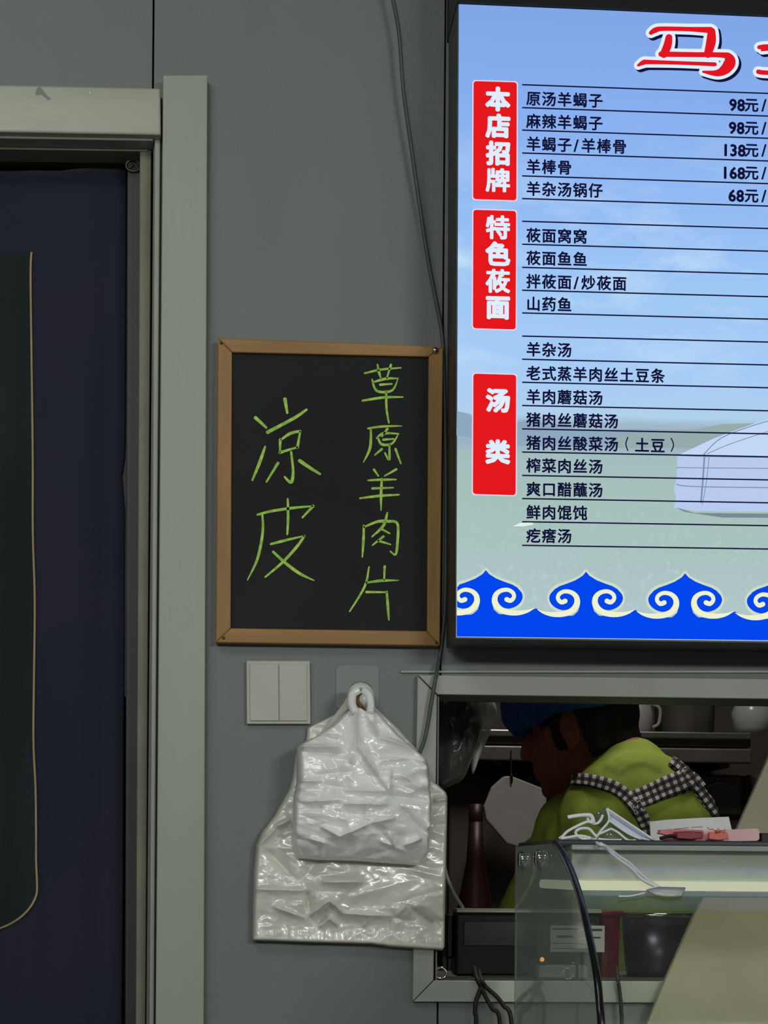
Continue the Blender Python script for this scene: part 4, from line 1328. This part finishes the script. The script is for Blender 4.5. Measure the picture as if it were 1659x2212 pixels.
# gingham apron straps lying on the shirt
def gingham():
    m = bpy.data.materials.new('black_white_gingham')
    m.use_nodes = True
    nt = m.node_tree
    b = nt.nodes['Principled BSDF']; b.inputs['Roughness'].default_value = .85
    uv = nt.nodes.new('ShaderNodeUVMap'); uv.uv_map = 'UVMap'
    sp = nt.nodes.new('ShaderNodeSeparateXYZ'); nt.links.new(uv.outputs[0], sp.inputs[0])
    outs = []
    for ax in ('X', 'Y'):
        mod = nt.nodes.new('ShaderNodeMath'); mod.operation = 'FRACT'; nt.links.new(sp.outputs[ax], mod.inputs[0])
        g_ = nt.nodes.new('ShaderNodeMath'); g_.operation = 'GREATER_THAN'; g_.inputs[1].default_value = .5; nt.links.new(mod.outputs[0], g_.inputs[0])
        outs.append(g_)
    ad = nt.nodes.new('ShaderNodeMath'); ad.operation = 'ADD'; nt.links.new(outs[0].outputs[0], ad.inputs[0]); nt.links.new(outs[1].outputs[0], ad.inputs[1])
    dv_ = nt.nodes.new('ShaderNodeMath'); dv_.operation = 'MULTIPLY'; dv_.inputs[1].default_value = .5; nt.links.new(ad.outputs[0], dv_.inputs[0])
    cr = nt.nodes.new('ShaderNodeValToRGB'); cr.color_ramp.interpolation = 'CONSTANT'
    e = cr.color_ramp.elements; e[0].color = (*lin((206, 200, 196)), 1); e[0].position = 0; e[1].position = .75; e[1].color = (*lin((14, 12, 16)), 1)
    k = e.new(.25); k.color = (*lin((74, 70, 76)), 1)
    nt.links.new(dv_.outputs[0], cr.inputs[0]); nt.links.new(cr.outputs[0], b.inputs['Base Color'])
    return m
M['gingham'] = gingham()
dg = bpy.context.evaluated_depsgraph_get()
bvh = BVHTree.FromObject(shirt, dg)
def strap(pix, widths):
    c = catmull([(a, b, 0) for a, b in pix], 10)
    V, F, UV = [], [], []
    acc = 0
    NW = 6
    for i, p in enumerate(c):
        t = (c[min(i + 1, len(c) - 1)] - c[max(i - 1, 0)]).normalized()
        if i: acc += (p - c[i - 1]).length
        nrm = Vector((-t.y, t.x, 0))
        wd = widths[0] + (widths[1] - widths[0]) * i / (len(c) - 1)
        for k in range(NW + 1):
            q = p + nrm * wd * (k / NW - .5)
            d = ray(q.x, q.y).normalized()
            hit = bvh.ray_cast(CAM, d)
            if hit[0] is None:
                pt_ = V[-1].copy() if V else P(q.x, q.y, .7)
            else:
                pt_ = hit[0] + hit[1] * .004
            V.append(pt_)
            UV.append((acc / 15.5, (k / NW) * wd / 15.5))
    for i in range(len(c) - 1):
        for k in range(NW):
            a = i * (NW + 1) + k
            F.append((a, a + 1, a + NW + 2, a + NW + 1))
    me = bpy.data.meshes.new('apron_strap')
    me.from_pydata([tuple(v) for v in V], [], F)
    ul = me.uv_layers.new(name='UVMap')
    for p in me.polygons:
        p.use_smooth = True
        for li, vi in zip(p.loop_indices, p.vertices): ul.data[li].uv = UV[vi]
    me.materials.append(M['gingham'])
    o = bpy.data.objects.new('apron_strap', me); COL.objects.link(o); o.parent = cook
    s_ = o.modifiers.new('s', 'SOLIDIFY'); s_.thickness = .002; s_.offset = 1
    o['label'] = 'black and white gingham apron strap'
    return o
strap([(1236, 1686), (1276, 1689), (1314, 1699), (1343, 1714), (1367, 1737), (1381, 1757)], [24, 30])
strap([(1370, 1738), (1381, 1757), (1392, 1780), (1398, 1800), (1400, 1840)], [26, 27])
strap([(1366, 1734), (1395, 1722), (1429, 1708), (1465, 1694), (1496, 1680)], [40, 50])
strap([(1450, 1644), (1470, 1660), (1491, 1684), (1520, 1722), (1552, 1764)], [24, 27])
settle(cook)

# ================================================================= LEANING BEIGE BOARD
lb = empty('leaning_board', 'large beige board leaning behind the glass case at the right', 'board')
YBd = -.030
prism('panel', [(1700, 1540), (1659, 1640), (1590, 1795), (1500, 1975), (1440, 2110), (1390, 2230), (1120, 2830), (2300, 2830), (2300, 1540)], YBd, YBd + .012, M['beige'], lb, .002)
a = P(1120, 2830, YBd)
box('foot_rail', a.x + .02, P(2300, 2830, YBd).x, YBd - .001, YBd + .014, 0, a.z + .001, M['beige'], lb)
settle(lb)

# ================================================================= GLASS DISPLAY CASE
case = empty('display_case', 'glass fronted display case with curved front and cream lamp housing', 'display case')
Ybk = -.06
Xs = P(1118, 1822, Ybk).x
ztop = P(1118, 1824, Ybk).z - .003
Xe = Xs + 1.25
cpx = [(1199, 1819), (1214.5, 1844), (1230, 1875), (1245, 1915), (1258, 1959), (1268, 2003), (1278.6, 2053), (1289, 2111), (1294, 2161), (1298, 2212)]
curve = []
for a, b in cpx:
    q = PX(a, b, Xs)
    curve.append((q.y, q.z))
curve[0] = (curve[0][0], ztop)
zbase = .84
y_, z_ = curve[-1]
curve += [(y_ - .006, z_ - .06), (y_ - .008, z_ - .14), (y_ - .008, zbase + .01)]
cv = [(v.x, v.y) for v in catmull([(a, b, 0) for a, b in curve], 4)]
outl = [(Ybk, zbase + .01)] + [(Ybk, ztop)] + cv
n_ = len(outl)
V = [Vector((Xs + dx, y, z)) for dx in (-.003, .003) for y, z in outl]
F = [tuple(range(n_)), tuple(range(n_, 2 * n_))] + [(i, (i + 1) % n_, (i + 1) % n_ + n_, i + n_) for i in range(n_)]
# pane as one thin sheet (the two faces 6 mm apart read as one pane)
obj('side_pane', V[:n_], [tuple(range(n_))], M['sideglass'], case)
tube('edge_seal', [Vector((Xs, y - .002, z)) for y, z in curve], .0042, M['rubber'], case, 8, 4)['label'] = 'black seal along the curved glass edge'
tube('edge_highlight', [Vector((Xs - .001, Ybk, ztop)), Vector((Xs - .001, Ybk, zbase + .01))], .0012, M['strip'], case, 6, 2)
V = [Vector((x, y, z)) for x in (Xs + .004, Xe) for y, z in cv]
nn = len(cv)
obj('curved_pane', V, [(i, i + 1, i + 1 + nn, i + nn) for i in range(nn - 1)], M['glass'], case, True)['label'] = 'curved front glass'
yft = curve[0][0]
box('top_board', Xs + .001, Xe, yft + .002, Ybk, ztop - .001, ztop + .005, M['casetop'], case, .0015)
box('top_edge_trim', Xs + .02, Xe, yft - .001, yft + .008, ztop - .007, ztop - .001, M['paper'], case, .001)
# lamp housing under the top, cream fascia
YL = yft + .02
hp0, hp1 = P(1236, 1832, YL), P(1236, 1902, YL)
box('lamp_housing', P(1234, 1860, YL).x, Xe - .01, YL, Ybk - .012, hp1.z, ztop - .002, M['casewhite'], case, .002)
l0, l1 = P(1240, 1904, YL), P(1240, 1923, YL)
box('lamp_cover', P(1241, 1910, YL).x, Xe - .01, YL - .006, Ybk - .014, l1.z, l0.z + .001, M['lampstrip'], case, .003)['label'] = 'bright cream strip under the lamp housing'
l2 = P(1240, 1936, YL)
box('shelf_rail', Xs + .012, Xe - .01, YL - .02, YL + .01, l2.z - .0, l1.z - .001, M['strip'], case, .002)
box('base', Xs - .004, Xe, curve[-1][0] - .012, Ybk + .002, zbase - .06, zbase + .012, M['steel'], case, .003)
for a, b in ((1137, 1857), (1174, 1855)):
    q = PX(a, b, Xs)
    k_ = lathe('glass_clamp', [(.0001, -.010), (.009, -.010), (.011, -.007), (.011, -.002), (.006, -.001), (.006, .006), (.011, .007), (.011, .012), (.0001, .013)], (Xs, q.y, q.z), M['chrome'], case, 20, 'X')
    k_['label'] = 'chrome glass clamp'
area_lamp('display_case_light', ((Xs + Xe) / 2, YL + .05, l1.z - .012), Xe - Xs - .15, .03, 0.5, (1.0, .95, .80), ((Xs + Xe) / 2, YL + .30, l1.z - .22))
settle(case)
ct = empty('service_counter', 'counter cabinet carrying the glass display case', 'counter')
box('worktop', Xs - .08, 2.2, curve[-1][0] - .06, -.03 - .012, zbase - .09, zbase - .0605, M['steel'], ct, .003)
box('cabinet', Xs - .05, 2.17, curve[-1][0] - .02, -.05, .08, zbase - .09, M['casewhite'], ct, .002)
box('plinth', Xs - .02, 2.14, curve[-1][0] + .01, -.06, 0, .08, M['black'], ct)
settle(ct)

# ================================================================= THINGS ON THE CASE TOP
TZ = ztop + .005
def onT(px, py, y, lift=0.0):
    p = P(px, py, y)
    p.z = max(p.z, TZ + lift)
    return p
YO = -.28
pv = empty('plastic_sleeve', 'crumpled clear plastic sleeve with a pale blue sheen lying on the case top', 'sleeve')
def sheet(name, rowsp, m, parent, thick=.0008, smooth=True):
    V, F = [], []
    nc = len(rowsp[0])
    for r_ in rowsp: V += r_
    for j in range(len(rowsp) - 1):
        for i in range(nc - 1):
            a = j * nc + i
            F.append((a, a + 1, a + nc + 1, a + nc))
    o = obj(name, V, F, m, parent, smooth)
    if thick:
        s_ = o.modifiers.new('s', 'SOLIDIFY'); s_.thickness = thick; s_.offset = 0
    return o
Zg = lambda x, y: (1100 + x / 2.968, 1740 + y / 2.968)
M['sleevew'] = mat('pale_blue_film', (226, 232, 255), 0.2, var=.02, alpha=.95, spec=.8)  # clear film with the menu's bluish highlights painted into its colour
r1 = [Zg(625, 20), Zg(700, 80), Zg(790, 140), Zg(870, 190), Zg(928, 222)]
r2 = [Zg(645, 95), Zg(700, 140), Zg(760, 178), Zg(820, 212), Zg(900, 226)]
r0 = [Zg(600, 18), Zg(660, 60), Zg(760, 125), Zg(850, 185), Zg(915, 220)]
sheet('film_face', [[onT(a, b, YO + .02) for a, b in r0], [onT(a, b, YO) for a, b in r1], [onT(a, b, YO - .012, .001) for a, b in r2]], M['sleevew'], pv)
s1 = [Zg(625, 20), Zg(570, 40), Zg(535, 70)]
s2 = [Zg(640, 110), Zg(590, 140), Zg(545, 112)]
s3 = [Zg(560, 190), Zg(545, 220), Zg(540, 235)]
sheet('film_fold', [[onT(a, b, YO) for a, b in s1], [onT(a, b, YO + .012) for a, b in s2]], M['goggle'], pv)
sheet('film_fold', [[onT(*Zg(640, 95), YO), onT(*Zg(700, 140), YO), onT(*Zg(760, 178), YO), onT(*Zg(820, 212), YO)], [onT(*Zg(585, 200), YO - .01), onT(*Zg(640, 225), YO - .01), onT(*Zg(700, 235), YO - .01), onT(*Zg(800, 236), YO - .01)]], M['goggle'], pv)
for pl in ([(625, 20), (640, 95), (585, 165), (548, 225)], [(640, 95), (760, 178), (845, 215)], [(650, 148), (700, 175), (760, 225), (810, 238)], [(575, 185), (650, 150)], [(625, 20), (760, 110), (928, 222)], [(570, 215), (640, 240), (720, 232)]):
    tube('folded_edge', [onT(*Zg(a, b), YO - .012, .001) for a, b in pl], .0016, M['wcable'], pv, 6, 5)
settle(pv)
wc = empty('white_cord', 'white cord coiled on the case top and hanging down its front', 'cord')
def cord(pl, y=YO - .02, r=.0019):
    tube('cord_run', [onT(*Zg(a, b), y, r) if b < 236 else P(*Zg(a, b), y) for a, b in pl], r, M['wcable'], wc, 7, 6)
cord([(375, 76), (420, 68), (480, 62), (525, 66), (540, 110), (520, 95)], YO - .01, .0026)
cord([(320, 226), (345, 195), (375, 165), (440, 130), (500, 105), (530, 112)])
cord([(500, 80), (520, 112), (560, 116), (585, 95), (600, 60)], YO - .01, .0018)
cord([(425, 165), (432, 190), (470, 222), (510, 235), (530, 226), (490, 200), (440, 195), (380, 205), (330, 222)], YO - .03)
cord([(425, 165), (460, 148), (510, 150), (545, 185), (560, 200)], YO - .03)
cord([(345, 215), (400, 228), (460, 232), (500, 224), (450, 205), (390, 215)], YO - .015, .0022)
# down the front, outside the curved glass
def frontP(px, py):
    z = None
    # march y until the ray meets the curved pane
    best = None
    for k in range(len(cv) - 1):
        (ya, za), (yb, zb) = cv[k], cv[k + 1]
        for t in (0, .25, .5, .75):
            yy, zz = ya + (yb - ya) * t, za + (zb - za) * t
            q = P(px, py, yy)
            if best is None or abs(q.z - zz) < best[0]: best = (abs(q.z - zz), yy)
    return P(px, py, best[1] - .006)
dn = [(530, 232), (570, 245), (620, 262), (650, 300), (700, 345), (760, 385), (800, 420), (840, 465), (900, 500), (945, 518)]
tube('cord_run', [onT(*Zg(dn[0][0], dn[0][1]), YO - .04, .002)] + [frontP(*Zg(a, b)) for a, b in dn[1:]], .0020, M['wcable'], wc, 7, 6)
dn2 = [(545, 232), (600, 250), (655, 285), (705, 325), (770, 368), (820, 415), (870, 462), (930, 505), (960, 522)]
tube('cord_run', [onT(*Zg(*dn2[0]), YO - .04, .002)] + [frontP(*Zg(a, b)) for a, b in dn2[1:]], .0016, M['wcable'], wc, 7, 6)
settle(wc)
tb = empty('clear_connector', 'small clear plastic piece at the end of the hanging white cord', 'connector')
sheet('clear_body', [[frontP(*Zg(a, b)) for a, b in ((880, 545), (960, 528), (1050, 530), (1130, 532))], [frontP(*Zg(a, b)) for a, b in ((940, 572), (1000, 580), (1060, 580), (1105, 576))]], M['film'], tb, .003)
for pl in ([(880, 545), (940, 522), (960, 545), (1000, 575)], [(870, 560), (780, 580), (700, 582)], [(960, 522), (955, 540)]):
    tube('wire', [frontP(*Zg(a, b)) for a, b in pl], .0009, M['wcable'], tb, 6, 4)
settle(tb)

np_ = empty('paper_pad', 'white paper slip standing behind the pink cards on the case top', 'paper')
prism('sheet', [Zg(902, 104), Zg(1000, 92), Zg(1200, 80), Zg(1408, 72), Zg(1416, 110), Zg(1428, 158), Zg(1430, 232), Zg(910, 236)], -.22, -.216, M['paper'], np_)
sh_ = bpy.data.objects['sheet']
for v in sh_.data.vertices: v.co.z = max(v.co.z, TZ + .0002)
pr = []
for (a, b, c_, d) in ((950, 160, 1040, 152), (1060, 150, 1150, 142), (1170, 140, 1240, 136)):
    pr.append(ribbon([Zg(a, b), Zg(c_, d)], [1.0], -.2204))
merged('print_line', pr, M['ink'], np_)
settle(np_)
def card(name, pix, y0, y1, m, label, cat):
    p = [P(*Zg(a, b), y0) for a, b in pix]
    for q in p: q.z = max(q.z, TZ + .0004)
    n_ = len(p)
    v = p + [Vector((q.x, y1, q.z)) for q in p]
    o = obj(name, v, [tuple(range(n_)), tuple(range(2 * n_ - 1, n_ - 1, -1))] + [(i, i + n_, (i + 1) % n_ + n_, (i + 1) % n_) for i in range(n_)], m)
    bevel(o, .001)
    tag(o, label, cat)
    return o
card('pink_roll', [(1240, 165), (1300, 160), (1590, 146), (1604, 160), (1606, 215), (1590, 228), (1400, 232), (1260, 222), (1240, 200)], -.28, -.235, M['pinkl'], 'pale pink rolled paper at the right end of the pink cards', 'paper roll')
card('pink_card', [(975, 155), (1100, 150), (1245, 158), (1262, 228), (1180, 236), (1080, 232), (985, 222), (1000, 205), (1060, 200), (960, 180)], -.30, -.285, M['pink'], 'pink card under the dark red wallet on the case top', 'card')
card('red_wallet', [(1075, 168), (1160, 164), (1240, 170), (1244, 210), (1160, 218), (1075, 212)], -.325, -.305, M['darkred'], 'small dark red wallet on the pink card', 'wallet')
card('red_slip', [(1285, 172), (1330, 168), (1400, 172), (1408, 215), (1340, 222), (1280, 215)], -.295, -.285, mat('salmon_paper', (226, 120, 104), .6), 'salmon slip with red writing on the pink roll', 'paper slip')
scr = []
for pl in ([(1270, 140), (1285, 155), (1300, 150), (1320, 162), (1345, 150)], [(1320, 165), (1345, 175), (1350, 158), (1378, 170), (1385, 155), (1370, 160)], [(1325, 180), (1330, 165), (1360, 168)]):
    scr.append(ribbon([Zg(*p) for p in pl], [1.6], -.2965))
tag(merged('pen_scribble', scr, M['redink']), 'dark red handwriting marks above the salmon slip', 'marking')
tag(tube('black_pen', [onT(1425, 1812, -.31, .003), onT(1445, 1806, -.312, .003), onT(1462, 1807, -.316, .003)], .0022, M['black'], None, 8, 4), 'black pen beside the dark red wallet', 'pen')
rbx = box('dark_card_holder', P(1640, 1815, -.25).x, P(1640, 1815, -.25).x + .2, -.26, -.20, TZ, TZ + .012, M['black'], None, .001)
tag(rbx, 'flat black box at the right end of the case top', 'box')

# ================================================================= BLACK CABLES below the window
def zc3(x, y): return (880 + x / 4.1475, 1820 + y / 4.1475)
def down(pl, label, ylist, r=.0031):
    pts_ = [P(*p, y) for p, y in zip(pl, ylist)]
    a = pts_[-1]
    pts_ += [a + Vector((.0, -.002, -.15)), a + Vector((.01, -.0, -.3))]
    return tag(tube('black_cable', pts_, r, M['bcable'], None, 8, 6), label, 'cable', 'black cables hanging over the window sill')
ys_ = [.05, -.016, -.019, -.019, -.02, -.02]
down([zc3(610, 1180), zc3(630, 1225), zc3(655, 1290), zc3(640, 1350), zc3(612, 1430), zc3(606, 1540), zc3(615, 1640)], 'leftmost black cable below the serving window, bending left', ys_ + [-.02])
down([zc3(600, 1120), zc3(625, 1225), zc3(665, 1300), zc3(700, 1380), zc3(760, 1490), zc3(830, 1640)], 'middle black cable running down under the serving window', ys_, .0029)
down([zc3(640, 1150), zc3(660, 1225), zc3(700, 1290), zc3(790, 1370), zc3(860, 1460), zc3(935, 1640)], 'right black cable curving out below the serving window', ys_)
down([(1332, 2090), (1335, 2115), (1338, 2140), (1341, 2165), (1342, 2190), (1343, 2215)], 'thin black cable hanging behind the curved case glass', [.05, -.016, -.018, -.018, -.018, -.018], .0028)
